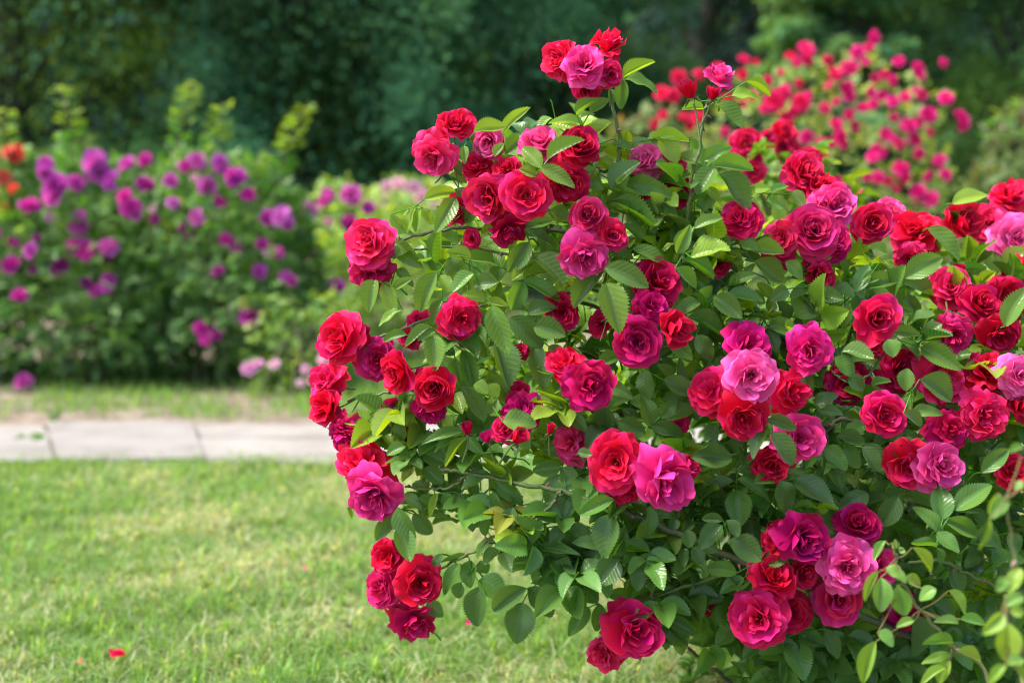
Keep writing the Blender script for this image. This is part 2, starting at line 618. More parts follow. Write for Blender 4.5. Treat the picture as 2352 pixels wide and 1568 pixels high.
LOOSE = [(5, 1.0, .62, 70, 120, .04, -.10), (4, .98, .66, 48, 82, .04, -.02), (4, .90, .60, 22, 58, .05, .0), (3, .80, .50, 14, 46, .06, .03), (3, .60, .38, 6, 30, .05, .05), (3, .42, .26, 0, 12, .04, .06)]
HALF = [(5, .98, .66, 40, 88, .04, -.08), (4, .96, .62, 24, 44, .04, .0), (4, .90, .54, 12, 22, .05, .02), (3, .80, .42, 4, 6, .05, .05), (3, .66, .3, -4, -10, .04, .08)]
SMALL = [(6, .98, .56, 62, 108, .05, -.05), (6, .8, .48, 44, 74, .05, .0), (5, .58, .38, 22, 40, .05, .03), (4, .4, .24, 0, 2, .04, .05)]

ROSES = {
    'o': [rose_mesh("rose_open", 11 + i, M_RED, OPEN, ruffle=1.0 + .2 * i) for i in range(3)],
    'r': [rose_mesh("rose_full", 31 + i, M_RED, FULL, ruffle=0.85 + .12 * i) for i in range(5)] + [rose_mesh("rose_full", 36 + i, M_RED, LOOSE, ruffle=1.25 + .15 * i) for i in range(4)],
    'c': [rose_mesh("rose_cupped", 51 + i, M_RED, CUP, ruffle=0.7 + .15 * i) for i in range(3)] + [rose_mesh("rose_half_open", 57 + i, M_RED, HALF, ruffle=.8 + .2 * i) for i in range(3)],
    'b': [rose_mesh("rose_blown", 71 + i, M_RED, BLOWN, ruffle=1.2 + .15 * i) for i in range(4)] + [rose_mesh("rose_blown", 76 + i, M_RED, LOOSE, ruffle=1.15 + .12 * i) for i in range(4)],
}


def small_roses(mat):
    return [rose_mesh("small_rose", 91 + i, mat, SMALL, rows=5, cols=6) for i in range(3)]


def stamen_mesh():
    r = np.random.default_rng(5)
    s = Soup()
    for i in range(46):
        a = r.uniform(0, 6.28)
        t = r.uniform(0.15, 0.75)
        L = r.uniform(0.20, 0.34)
        d = np.array([math.cos(a) * math.sin(t), math.sin(a) * math.sin(t), math.cos(t)])
        p = np.array([d * 0.02 + [0, 0, .06], d * L * 0.6 + [0, 0, .06], d * L + [0, 0, .05]])
        s.tube(p, [0.006, 0.005, 0.005], (1, 1, 1), 4)
        e = p[-1]
        s.tube(np.array([e - d * 0.016, e, e + d * 0.016]), [0.006, 0.019, 0.006], (1, 1, 1), 5)
    return s.mesh("stamens", M_STAMEN)


def calyx_mesh(seed):
    """five pointed sepals, the hip and a bent stalk below the bloom (unit radius bloom)"""
    r = np.random.default_rng(seed)
    s = Soup()
    for i in range(5):
        a = i / 5 * 6.283 + r.normal(0, .1)
        th = R(r.uniform(80, 125))
        d = np.array([[math.cos(a) * math.sin(th), math.sin(a) * math.sin(th), math.cos(th)]])
        n = np.array([[math.cos(a) * math.cos(th), math.sin(a) * math.cos(th), -math.sin(th)]]) * -1
        put_leaves(s, LEAF_LOW, np.array([[0, 0, -.14]]), d, n, [.5], [.16], [[1, 1, 1]], i)
    s.tube([[0, 0, -.06], [0, 0, -.14], [0, 0, -.24], [0, 0, -.32]], [.10, .13, .11, .05], (1, 1, 1), 8)
    b = r.normal(0, .12, 2)
    s.tube(smooth_line([[0, 0, -.30], [b[0] * .5, b[1] * .5, -.75], [b[0] * 2.2, b[1] * 2.2, -1.3], [b[0] * 4.4, b[1] * 4.4, -1.9]], 5),
           np.linspace(.042, .052, 16), (1, 1, 1), 6)
    return s.mesh("calyx", M_CALYX)


ME_STAMEN = stamen_mesh()
ME_CALYX = [calyx_mesh(i) for i in range(4)]


def bud_mesh(seed, openness):
    """closed bud of unit length: wrapped petals, sepals and stalk in their own material"""
    layers = [(4, .8, .34, 16 + 20 * openness, -6 + 30 * openness, .05, .0), (4, .74, .26, 8, -10 + 10 * openness, .03, .03), (3, .66, .18, 2, -6, .02, .05)]
    return rose_mesh("bud", seed, M_RED, layers, rows=8, cols=9, ruffle=0.4)


def face_matrix(pos, f, scale, roll):
    """z axis along f (camera frame: right, up, towards the camera)"""
    z = Vector(unit(RX * f[0] + UP * f[1] - FW * f[2]))
    q = z.to_track_quat('Z', 'Y').to_matrix() @ Matrix.Rotation(roll, 3, 'Z')
    return Matrix.Translation(Vector(pos)) @ q.to_4x4() @ Matrix.Scale(scale, 4)


# ------------------------------------------------------------------ ground: lawn, path, bed
def plain_mat(name, build):
    m, nt, out = new_mat(name)
    k = NT(nt)
    p = k.n("ShaderNodeBsdfPrincipled")
    p.inputs["Roughness"].default_value = 0.9
    p.inputs["Specular IOR Level"].default_value = 0.2
    build(k, p)
    k.link(p.outputs[0], out.inputs[0])
    return m


def lawn_build(k, p):
    tc = k.n("ShaderNodeTexCoord")
    a = k.noise(3.5, 5, 0.6, tc.outputs["Object"])
    b = k.noise(60, 4, 0.7, tc.outputs["Object"])
    c1 = k.ramp(a, [(0.36, (0.07, 0.12, 0.03)), (0.50, (0.14, 0.19, 0.06)), (0.66, (0.34, 0.32, 0.20))])
    c = k.mix(k.math('MULTIPLY', b, 0.6), c1, (0.10, 0.10, 0.03))
    k.link(c, p.inputs["Base Color"])
    k.link(k.bump(b, 0.8, 0.02), p.inputs["Normal"])


def soil_build(k, p):
    tc = k.n("ShaderNodeTexCoord")
    a = k.noise(9, 6, 0.7, tc.outputs["Object"])
    c = k.ramp(a, [(0.3, (0.10, 0.075, 0.055)), (0.55, (0.24, 0.19, 0.15)), (0.75, (0.36, 0.32, 0.27))])
    k.link(c, p.inputs["Base Color"])
    k.link(k.bump(a, 1.0, 0.03), p.inputs["Normal"])


def stone_build(k, p):
    tc = k.n("ShaderNodeTexCoord")
    a = k.noise(4, 6, 0.65, tc.outputs["Object"])
    b = k.noise(70, 3, 0.7, tc.outputs["Object"])
    lc = k.attr("lc").outputs["Color"]
    c = k.ramp(a, [(0.3, (0.185, 0.168, 0.145)), (0.5, (0.275, 0.254, 0.23)), (0.75, (0.325, 0.303, 0.278))])
    st = k.math('GREATER_THAN', k.noise(14, 6, 0.7, tc.outputs['Object']), 0.60)
    c = k.mix(k.math('MULTIPLY', st, 0.35), c, (0.20, 0.20, 0.17))
    c = k.mix(k.math('MULTIPLY', b, 0.25), c, (0.22, 0.21, 0.19))
    c = k.mix(1.0, c, lc, 'MULTIPLY')
    k.link(c, p.inputs["Base Color"])
    k.link(k.bump(b, 0.4, 0.004), p.inputs["Normal"])


M_LAWN = plain_mat("lawn_ground", lawn_build)
M_SOIL = plain_mat("bed_soil", soil_build)
M_STONE = plain_mat("path_stone", stone_build)
M_SAND = plain_mat("joint_sand", lambda k, p: p.inputs["Base Color"].__setattr__("default_value", (.15, .145, .115, 1)))


def sheet(name, x0, x1, y0, y1, nx, ny, z, amp, mat, seed):
    r = np.random.default_rng(seed)
    X, Y = np.meshgrid(np.linspace(x0, x1, nx), np.linspace(y0, y1, ny))
    ph = r.uniform(0, 6.28, 6)
    Z = z + amp * (np.sin(X * 2.1 + ph[0]) * np.sin(Y * 1.7 + ph[1]) + .5 * np.sin(X * 5.3 + ph[2] + Y * 2.2) + .5 * np.sin(Y * 6.1 + ph[3] - X)) / 2
    V = np.stack([X, Y, Z], -1).reshape(-1, 3)
    return link(name, mesh_from(name, V, [petal_grid(ny, nx)], mat))


lawn = tag(sheet("lawn", -60, 60, -20, 100, 2, 2, 0.0, 0, M_LAWN, 1), "wide mown lawn round the rose bushes", None, None, "structure")
PATH_NEAR, PATH_FAR = depth_of_ground(1073), depth_of_ground(988)
BED_FAR = 9.2
bed = tag(sheet("soil_bed", -7, 7, PATH_FAR - .02, BED_FAR, 60, 40, 0.012, 0.012, M_SOIL, 2), "brown soil bed behind the stone path", None, None, "structure")


tag(sheet("path_base", -7, 7, PATH_NEAR + .02, PATH_FAR - .06, 2, 2, 0.021, 0, M_SAND, 1), "sandy base that fills the joints of the stone path", None, None, "structure")


def slab_soup():
    """path of large pale flagstones with open joints, edges a little worn"""
    r = np.random.default_rng(12)
    V, Fq, C, n = [], [], [], 0
    mid = PATH_NEAR + (PATH_FAR - PATH_NEAR) * 0.55
    def joint(xa, xb):
        return (ground(xb, 1073)[0], ground(xa, 984)[0])          # x at the near and at the far edge
    J = [(-7.0, -7.0), (-5.6, -5.6), (-4.3, -4.3), (-3.0, -3.1), joint(-420, -440), joint(110, 124), joint(448, 470), joint(1180, 1200), joint(1750, 1800), (2.4, 2.4), (3.6, 3.6), (4.9, 4.9), (6.3, 6.3)]
    quads = []
    for a, b in zip(J[:-1], J[1:]):
        f = (mid - PATH_NEAR) / (PATH_FAR - PATH_NEAR)
        am, bm = a[0] + (a[1] - a[0]) * f, b[0] + (b[1] - b[0]) * f
        if abs(a[0] - ground(470, 1073)[0]) < 1e-6 or r.random() < .25:
            quads.append((a[0], b[0], am, bm, PATH_NEAR + r.normal(0, .015), mid))
            quads.append((am, bm, a[1], b[1], mid + .03, PATH_FAR - r.uniform(0, .05)))
        else:
            quads.append((a[0], b[0], a[1], b[1], PATH_NEAR + r.normal(0, .015), PATH_FAR + r.normal(0, .02)))
    for (a0, b0, a1, b1, y0, y1) in quads:
        g = 0.0045
        nx = max(4, int((b0 - a0) / .08))
        x0, x1 = np.linspace(a0 + g, b0 - g, nx), np.linspace(a1 + g, b1 - g, nx)
        e0, e1 = y0 + np.cumsum(r.normal(0, .004, nx)), y1 + np.cumsum(r.normal(0, .004, nx))
        zt = 0.03 + r.normal(0, .004) + np.cumsum(r.normal(0, .0006, nx))
        bev = .008
        rows = [(x0, e0, 0 * zt - .02), (x0, e0, zt - bev), (x0, e0 + bev, zt), (x1, e1 - bev, zt), (x1, e1, zt - bev), (x1, e1, 0 * zt - .02)]
        P = np.stack([np.stack([xx, yy, z_], -1) for xx, yy, z_ in rows])
        sh = r.uniform(.9, 1.05)
        V.append(P.reshape(-1, 3))
        Fq.append(petal_grid(6, nx) + n)
        C.append(np.tile([sh, sh * r.uniform(1.0, 1.02), sh * r.uniform(.99, 1.03)], (6 * nx, 1)))
        n += 6 * nx
    return mesh_from("path", np.concatenate(V), Fq, M_STONE, np.concatenate(C), smooth=False)


path = tag(link("path", slab_soup()), "pale stone slab path crossing behind the lawn", None, None, "structure")


def blade_soup(x, y, z, L, W, col, lean, r, seg=2):
    n = len(x)
    az = r.uniform(0, 6.283, n)
    dx, dy = np.cos(az), np.sin(az)
    px, py = -dy, dx
    base = np.stack([x, y, z], -1)
    d = np.stack([dx, dy, 0 * dx], -1)
    s = np.stack([px, py, 0 * px], -1) * W[:, None] * .5
    mid = base + d * (lean * L * .35)[:, None] + ZUP * (L * (.62 - .18 * lean))[:, None]
    tip = base + d * (lean * L * .95)[:, None] + ZUP * (L * (1.0 - .55 * lean))[:, None]
    V = np.stack([base - s, base + s, mid + s * .8, mid - s * .8, tip], 1).reshape(-1, 3)
    o = (np.arange(n) * 5)[:, None]
    Q = o + np.array([[0, 1, 2, 3]])
    T = o + np.array([[3, 2, 4]])
    return V, Q, T, np.repeat(col, 5, axis=0)


def patch(x, y, ph, sc=1.0):
    return (np.sin(x * 4.1 * sc + ph) * np.sin(y * 3.3 * sc + 1.3 * ph) + np.sin(x * 9.7 * sc + y * 5.1 * sc + ph * 2) * .6 + np.sin(y * 12.3 * sc - x * 7.7 * sc + ph * 3) * .5) / 2.1


def make_grass():
    r = np.random.default_rng(3)
    xs, ys = [], []
    # dense inside what one can see, thinner to either side
    for n, (y0, y1), spread in ((190000, (2.1, PATH_NEAR + .02), 0.46), (26000, (1.6, PATH_NEAR), 1.0)):
        y = y0 + (y1 - y0) * r.random(n) ** 0.85
        x = (r.random(n) * 2 - 1) * spread * y + .08
        xs.append(x)
        ys.append(y)
    x, y = np.concatenate(xs), np.concatenate(ys)
    # clumps: many blades lean out of the same tuft
    tuft = r.random(len(x)) < .6
    gx, gy = np.round(x / .055 + r.normal(0, .25, len(x))) * .055, np.round(y / .055 + r.normal(0, .25, len(x))) * .055
    jit = np.sin(gx * 917.0 + gy * 531.0)
    x = np.where(tuft, gx + .012 * jit + r.normal(0, .011, len(x)), x)
    y = np.where(tuft, gy + .012 * np.cos(gx * 377.0 + gy * 811.0) + r.normal(0, .011, len(x)), y)
    p1 = patch(x, y, 0.7, 1.3)
    p2 = patch(x, y, 2.9, 0.8)
    keep = r.random(len(x)) < np.where(tuft, .62 + .45 * np.sin(gx * 129.0 + gy * 311.0), .70 + 0.40 * p1)
    keep &= y < PATH_NEAR + .02 + .05 * np.clip(patch(x, 0 * x, 3.3, 1.7), -.3, 1)
    x, y, p1, p2, tuft, jit = x[keep], y[keep], p1[keep], p2[keep], tuft[keep], jit[keep]
    n = len(x)
    L = (0.024 + 0.036 * r.random(n) ** 1.6) * (1 + .35 * p1) * np.where(tuft, 1.15 + .35 * jit, .9)
    W = r.uniform(.0017, .0036, n)
    g1, g2, g3, straw = np.array([.118, .250, .048]), np.array([.195, .335, .080]), np.array([.058, .150, .038]), np.array([.58, .57, .40])
    t = r.random((n, 1))
    c = np.where(t < .45, g1, np.where(t < .8, g2, g3)) * r.uniform(.75, 1.3, (n, 1)) * np.where(tuft, 1 + .25 * jit, 1)[:, None]
    dry = (r.random(n) < np.clip(.43 + .48 * p2 + .25 * patch(x, y, 5.1, 2.6) - .12 * p1 - np.where(tuft, .2, 0), .05, .9))[:, None]
    c = np.where(dry, straw * r.uniform(.6, 1.15, (n, 1)), c)
    lean = np.where(dry[:, 0], r.uniform(.9, 1.65, n), r.uniform(.25, 1.35, n))
    parts = [blade_soup(x, y, 0 * x, L, W, c, lean, r)]
    # dry thatch lying flat in every direction, and broader fresh blades in tufts
    n4 = 17000
    y4 = 2.0 + (PATH_NEAR - 2.05) * r.random(n4) ** .85
    x4 = (r.random(n4) * 2 - 1) * .5 * y4 + .08
    k4 = r.random(n4) < np.clip(.35 + .9 * patch(x4, y4, 2.9, 0.8) + .5 * patch(x4, y4, 7.7, 3.1), .04, 1)
    x4, y4 = x4[k4], y4[k4]
    m4 = len(x4)
    parts.append(blade_soup(x4, y4, np.full(m4, .012) + .016 * r.random(m4), r.uniform(.03, .07, m4), r.uniform(.0016, .0032, m4),
                            np.array([.66, .63, .47]) * r.uniform(.55, 1.1, (m4, 1)), r.uniform(1.5, 1.8, m4), r))
    n5 = 16000
    y5 = 2.0 + (PATH_NEAR - 2.05) * r.random(n5) ** .85
    x5 = (r.random(n5) * 2 - 1) * .5 * y5 + .08
    k5 = patch(x5, y5, 6.1, 2.2) + .6 * patch(x5, y5, 1.1, 5.0) > .45
    x5, y5 = x5[k5], y5[k5]
    m5 = len(x5)
    parts.append(blade_soup(x5, y5, 0 * x5, r.uniform(.04, .075, m5), r.uniform(.0028, .0048, m5),
                            np.array([.18, .38, .055]) * r.uniform(.75, 1.25, (m5, 1)), r.uniform(.3, 1.3, m5), r))
    # taller tufts along the path's near edge and beyond the path
    n2 = 9000
    y2 = PATH_NEAR + r.normal(-.02, .045, n2)
    x2 = r.uniform(-2.6, 2.6, n2)
    k = r.random(n2) < .55 + .5 * patch(x2, y2, 4.4, 2)
    x2, y2 = x2[k], y2[k]
    parts.append(blade_soup(x2, y2, 0 * x2, r.uniform(.03, .065, len(x2)), r.uniform(.003, .005, len(x2)),
                            np.where(r.random((len(x2), 1)) < .6, g2, g1) * r.uniform(.8, 1.2, (len(x2), 1)), r.uniform(.2, .9, len(x2)), r))
    n3 = 34000
    y3 = r.uniform(PATH_FAR + .10, PATH_FAR + 1.7, n3)
    x3 = r.uniform(-3.4, 3.2, n3)
    den = .62 + .8 * patch(x3, y3, 1.9, 1.4) + .5 * np.clip((x3 + 1.0) * 1.4, 0, 1) - .55 * np.exp(-((y3 - PATH_FAR - .12) / .16) ** 2)
    k = r.random(n3) < den
    x3, y3 = x3[k], y3[k]
    Lb = r.uniform(.04, .10, len(x3)) * (1 + .9 * np.clip((x3 + .9) * 1.2, 0, 1))
    parts.append(blade_soup(x3, y3, 0 * x3, Lb, r.uniform(.004, .008, len(x3)),
                            np.where(r.random((len(x3), 1)) < .55, g2 * [.85, .95, .9], g1) * r.uniform(.8, 1.2, (len(x3), 1)), r.uniform(.2, .9, len(x3)), r))
    V, Q, T, C, n = [], [], [], [], 0
    for v, q, t, c in parts:
        V.append(v), Q.append(q + n), T.append(t + n), C.append(c)
        n += len(v)
    me = mesh_from("grass", np.concatenate(V), [np.concatenate(Q), np.concatenate(T)], M_BLADE, np.concatenate(C))
    tag(link("grass", me), "short green and straw coloured grass blades of the lawn", None, None, "stuff")


make_grass()


# ------------------------------------------------------------------ leaf colours
DARK, MIDG, YOUNG_SUNLIT, PALEG = np.array([.016, .088, .022]), np.array([.058, .195, .018]), np.array([.255, .430, .018]), np.array([.135, .290, .075])  # the yellow-green serves young leaves and also painted sun translucency
TONE = {'d': DARK, 'm': MIDG, 'y': YOUNG_SUNLIT, 'p': PALEG}


def jitter_col(c, r, amount=.22):
    c = np.atleast_2d(c).astype(float)
    k = r.uniform(1 - amount, 1 + amount, (len(c), 1))
    return c * k * np.concatenate([r.uniform(.85, 1.2, (len(c), 1)), np.ones((len(c), 1)), r.uniform(.8, 1.2, (len(c), 1))], 1)


# ------------------------------------------------------------------ the main rose bush
def front(x, y):
    """how far the face of the main bush stands from the camera"""
    x, y = np.asarray(x, float), np.asarray(y, float)
    return 1.88 + .07 * ((x - 1600) / 600) ** 2 + .42 * np.clip((x - 1600) / 700, 0, 1.1) * np.clip((800 - y) / 350, 0, 1.2) + .12 * np.clip((y - 1250) / 300, 0, 1.5)


# flower: x y diameter hue pale deep | facing right, up, towards us | kind | nearer (-) or farther (+) in cm
FLOWERS = """
1300 142 92 .15 .25 .0 -.75 .35 .55 r 3
1390 120 80 .05 .15 .0 .45 .75 .5 b 4
1342 158 104 .75 .55 .0 -.15 .1 1 o -2
1396 172 62 .8 .3 .1 .35 -.2 1 c 0
1346 200 62 .5 .3 .1 -.1 -.6 .8 c 2
1046 292 92 .1 .15 .1 .1 .6 .75 r 1
1002 352 108 .42 .45 .0 -.45 -.25 .85 r -1
1126 322 84 .55 .75 .0 -.2 -.5 .8 c 3
1100 392 76 .15 .2 .1 -.2 .4 .8 r 4
1240 345 92 .5 .75 .0 -.2 .4 .9 c 2
1325 350 96 .1 .1 .4 .35 .25 .9 c 0
1297 412 104 .08 .1 .5 .2 -.35 .9 r -1
1207 452 114 .1 .15 .1 .1 -.05 1 o -5
1135 450 110 .3 .3 .2 -.4 -.15 .9 b -1
1165 517 92 .45 .2 .3 .05 -.7 .6 b 1
1168 398 68 .15 .25 .1 .1 .5 .8 r 3
1063 478 74 .05 .1 .2 -.5 -.2 .8 c 5
1350 500 88 .35 .4 .2 .0 .3 .95 c -1
1342 580 116 .75 .5 .15 -.1 -.15 1 b -3
1404 537 72 .85 .2 .3 .3 0 1 c -1
1085 548 48 0 .1 .2 -.3 0 1 r 4
1484 375 84 .6 .95 .0 -.1 .3 .9 r 6
1536 388 72 .1 .1 .2 .4 .1 .9 r 7
1646 190 76 .75 .55 .0 .35 .75 .45 c 0
1482 462 56 .4 .7 0 -.2 0 .9 r 7
1556 440 78 .08 .1 .3 .1 .1 1 r 8
854 562 112 .25 .3 .0 -.25 .2 .95 r -2
850 618 98 .45 .3 .25 -.15 -.65 .7 b 1
1058 728 104 .2 .2 .05 .25 -.15 .9 b 0
792 780 128 .05 .12 .0 -.6 -.05 .8 o -1
866 826 100 .6 .25 .25 .2 -.15 .95 b 1
930 850 100 .0 .05 .1 -.55 .05 .8 c -1
1006 890 94 .05 .1 .25 .1 0 1 c -4
988 936 80 .75 .1 .35 -.1 -.75 .6 b 0
760 878 92 .3 .25 .05 -.3 .5 .6 r 5
762 936 78 .02 .1 .0 -.55 .05 .75 c 3
796 988 82 .55 .2 .25 -.1 -.75 .55 b 3
908 942 68 .15 .25 .1 -.1 .2 .9 r 6
930 1000 72 .5 .1 .45 .1 -.4 .9 r 6
842 1078 118 .12 .2 .0 -.4 .6 .7 r 2
864 1126 136 .85 .42 .05 -.02 -.05 1 o -3
898 1278 84 .0 .02 .05 -.3 .35 .85 o 3
962 1334 110 .05 .08 .2 .25 0 1 o -3
890 1346 100 .5 .3 .15 -.5 -.05 .85 b 0
946 1412 104 .45 .2 .25 0 -.75 .65 b 1
1196 958 108 .9 .1 .35 -.05 .45 .9 r 4
1160 990 66 .05 .2 .1 .05 .2 .95 c -2
1290 712 88 .15 .2 .2 -.1 0 1 r 5
1386 742 66 .5 .6 .1 -.3 .1 .9 c 7
1500 655 122 .35 .05 .35 .2 .05 .9 b 2
1464 782 116 .7 .15 .3 -.1 -.05 1 r -2
1532 752 84 .1 .12 .3 .35 .0 .95 c -3
1490 706 80 .9 .15 .2 .05 .1 1 b 0
1350 884 116 .6 .05 .38 .1 -.05 1 r -2
1302 842 86 .08 .05 .1 -.4 .4 .8 r 1
1318 1015 98 .3 .5 .1 -.4 .1 .9 b 6
1418 1058 142 .02 .1 .0 -.15 .1 1 o -2
1432 1120 86 .15 .1 .1 -.1 -.6 .8 r 1
1520 1092 144 .92 .42 .05 .15 -.1 1 o -4
1570 1075 70 .3 .2 .1 .6 .1 .7 b 2
1712 796 118 .75 .12 .15 .05 .25 .95 o 1
1857 800 110 .88 .25 .08 .0 .05 1 r -1
1722 862 126 .85 .72 .0 .05 .1 1 o -6
1638 900 116 .12 .2 .05 -.6 .05 .8 b 0
1706 950 130 .08 .08 .2 .0 -.3 1 o -5
1806 900 110 .08 .1 .1 .65 .05 .75 b 0
1826 1005 116 .95 .45 .0 .3 -.1 .9 b -1
1772 1066 92 .1 .05 .25 -.1 -.4 .9 r 3
2005 735 114 .25 .2 .1 .0 .1 1 c -2
2005 790 64 0 0 .4 0 -.3 .9 r 4
2024 950 112 .3 .1 .15 -.1 .05 1 o -3
2088 1064 116 .15 .15 .15 -.35 -.1 .9 r 0
2150 1072 116 .85 .6 .05 .15 -.05 1 r -4
2172 985 96 .4 .1 .25 .1 .3 .9 b 2
2256 952 118 .35 .28 .05 .05 .1 1 b -1
2186 668 100 .2 .3 .05 -.4 .2 .9 c 0
2240 706 100 .15 .15 .2 0 .05 1 c -2
2304 690 104 .02 .02 .45 .2 .15 .95 o -1
2292 762 104 .12 .02 .5 .1 -.3 .9 o 0
2188 764 92 .55 .3 .3 -.2 -.4 .9 b 2
2106 540 118 .02 .1 .05 -.25 .25 .9 r 2
2195 514 96 .02 .02 .2 .2 .25 .95 c 0
2268 516 96 .2 .45 .0 -.2 .2 .95 c 2
2314 466 92 .1 .2 .0 .2 .5 .8 r 4
2330 556 120 .7 .9 .0 0 .15 1 r -3
2330 625 84 .02 .1 .0 .1 -.4 .9 r 1
2092 592 74 .3 .4 .05 -.3 -.3 .9 b 4
1702 508 94 .35 .15 .1 -.1 .35 .9 r 0
1862 535 120 .5 .35 .15 0 .1 1 c -2
1796 548 84 .05 .4 .0 -.4 0 .9 b 2
1908 478 104 .8 .6 .0 .1 .3 .95 r 0
1836 398 94 .15 .3 .05 .0 .45 .85 r 6
1876 440 84 .1 .1 .15 .0 .4 .9 r 4
2000 515 98 .1 .2 .15 .1 .1 1 c 2
2040 494 78 .4 .7 .0 .2 .35 .9 r 5
1912 556 96 .75 .25 .25 .3 0 .95 b 0
1788 582 74 0 .05 .1 0 -.4 .9 b 4
1880 622 74 .3 .05 .35 0 -.6 .7 b 4
1948 880 104 .45 .05 .5 -.1 0 1 r 8
2062 852 108 .3 .05 .4 0 0 1 r 8
2152 872 112 .4 .3 .1 .1 .2 .95 r 4
2262 866 112 .0 .1 .05 .1 .4 .9 b 4
2336 862 104 .85 .8 .0 .1 .15 .95 b -2
2332 926 86 .1 .1 .2 .2 -.2 .95 c 1
2322 1082 88 .05 .2 .1 0 .2 .95 r 0
1832 1232 114 .75 .05 .45 .15 0 1 r 0
1788 1236 84 .05 .05 .2 -.4 .1 .9 b 3
1842 1308 76 .5 .0 .55 .1 -.4 .9 c 3
1964 1212 108 .5 .1 .4 0 .2 1 c 2
1944 1298 136 .88 .62 .05 -.05 .0 1 b -4
2016 1304 92 .6 .4 .0 .4 .3 .85 b 0
1922 1376 114 .5 .3 .2 -.05 -.35 .95 b 0
1768 1332 122 .02 .02 .05 .0 .4 .95 o 1
1744 1416 140 .38 .22 .1 -.1 -.05 1 o -4
1816 1404 94 .12 .02 .4 .35 -.05 .95 r 0
1452 1442 146 .42 .12 .12 0 .05 1 r -2
1394 1498 82 .25 .35 .05 -.5 -.3 .8 b 1
1626 1376 60 .05 .15 .1 -.1 0 1 b 12
2076 1402 84 .5 .05 .45 0 0 1 r 8
1650 610 56 .3 .2 .3 0 0 1 r 8
1560 972 50 .9 .2 .2 0 .1 1 b 6
1196 806 40 .2 .6 .1 0 0 1 b 9
1190 900 52 .05 .1 .1 0 0 1 b 9
965 740 60 .1 .3 .1 -.2 0 1 b 8
945 775 56 .1 .3 .1 -.2 0 1 b 8
1712 332 74 .1 .3 .0 0 .1 1 r 90
1794 310 62 .05 .1 .1 0 .2 1 c 90
1796 342 60 .1 .1 .1 0 -.2 1 c 90
1724 366 52 .3 .3 .1 0 0 1 r 90
1760 320 40 .05 .2 .0 0 0 1 c 90
1856 368 58 .1 .1 .1 0 0 1 r 80
1730 396 60 .2 .3 .1 0 0 1 r 85
1815 345 44 .5 .4 .1 0 0 1 r 90
"""

B0 = ground(1990, 1560)
BASE = np.array([B0[0] + .1, B0[1] + .15, 0.0])
bush = thing("rose_bush", "large rose bush covered in red and magenta blooms, sharp in front of the lawn", "rose bush", BASE)
bush_inv = Matrix.Translation(-Vector(BASE))
IDM = Matrix.Translation(Vector((0, 0, 0)))


def colour_words(h, pale, deep):
    if pale >= .55:
        return "pale pink"
    if deep >= .35:
        return "dark crimson" if h < .6 else "deep purplish magenta"
    return "bright red" if h < .25 else ("crimson" if h < .6 else "magenta")


def add_flowers():
    r = np.random.default_rng(21)
    rows = [l.split() for l in FLOWERS.strip().splitlines()]
    rows = [[float(v) for v in l[:9]] + [l[9], float(l[10])] for l in rows]
    order = sorted(range(len(rows)), key=lambda i: -rows[i][2])
    single = set(order[:100])
    rest = []
    for i, (x, y, dia, h, pale, deep, fx, fy, fz, kd, off) in enumerate(rows):
        d = float(front(x, y)) + off / 100.0
        s = dia * d / F / 2 * .99
        pos = at(x, y, d + (.35 * s if fz > .8 else 0))
        me = ROSES[kd][r.integers(0, len(ROSES[kd]))]
        M = bush_inv @ face_matrix(pos, (fx + r.normal(0, .16), fy + r.normal(0, .16), fz), s, r.uniform(0, 6.28))
        sq = r.uniform(.82, 1.0)
        M = M @ Matrix.Diagonal((1.06, 1.06 * sq, r.uniform(.85, 1.35), 1)) @ Matrix.Rotation(r.uniform(0, 6.28), 4, 'Z')
        me_c = ME_CALYX[r.integers(0, 4)]
        if i not in single:
            rest.append((me, M))
            continue
        o = link("flower", me, bush)
        o.matrix_local = M
        o.color = (h, pale, deep, 1)
        o["label"] = colour_words(h, pale, deep) + {'o': " open bloom", 'r': " full bloom", 'c': " cupped bloom", 'b': " blown ruffled bloom"}[kd]
        if kd == 'o':
            link("stamens", ME_STAMEN, o)
        if fz < .92:
            link("calyx", me_c, o)
    # the remaining, smallest blooms
    V, Fc, C, UV, n = [], [], [], [], 0
    for me, M in rest:
        v = np.zeros(len(me.vertices) * 3, dtype=np.float32)
        me.vertices.foreach_get("co", v)
        v = v.reshape(-1, 3) @ np.array(M.to_3x3()).T + np.array(M.translation)
        q = np.zeros(len(me.polygons) * 4, dtype=np.int32)
        me.polygons.foreach_get("vertices", q)
        c = np.zeros(len(me.vertices) * 4, dtype=np.float32)
        me.attributes["pc"].data.foreach_get("color", c)
        V.append(v), Fc.append(q.reshape(-1, 4) + n), C.append(c.reshape(-1, 4)[:, :3])
        UV.append(np.zeros((len(v), 2)))
        n += len(v)
    me = mesh_from("more_blooms", np.concatenate(V), [np.concatenate(Fc)], M_RED, np.concatenate(C), "pc", np.concatenate(UV))
    o = link("more_blooms", me, bush)
    o.color = (.15, .25, .15, 1)
    o["kind"] = "stuff"


add_flowers()

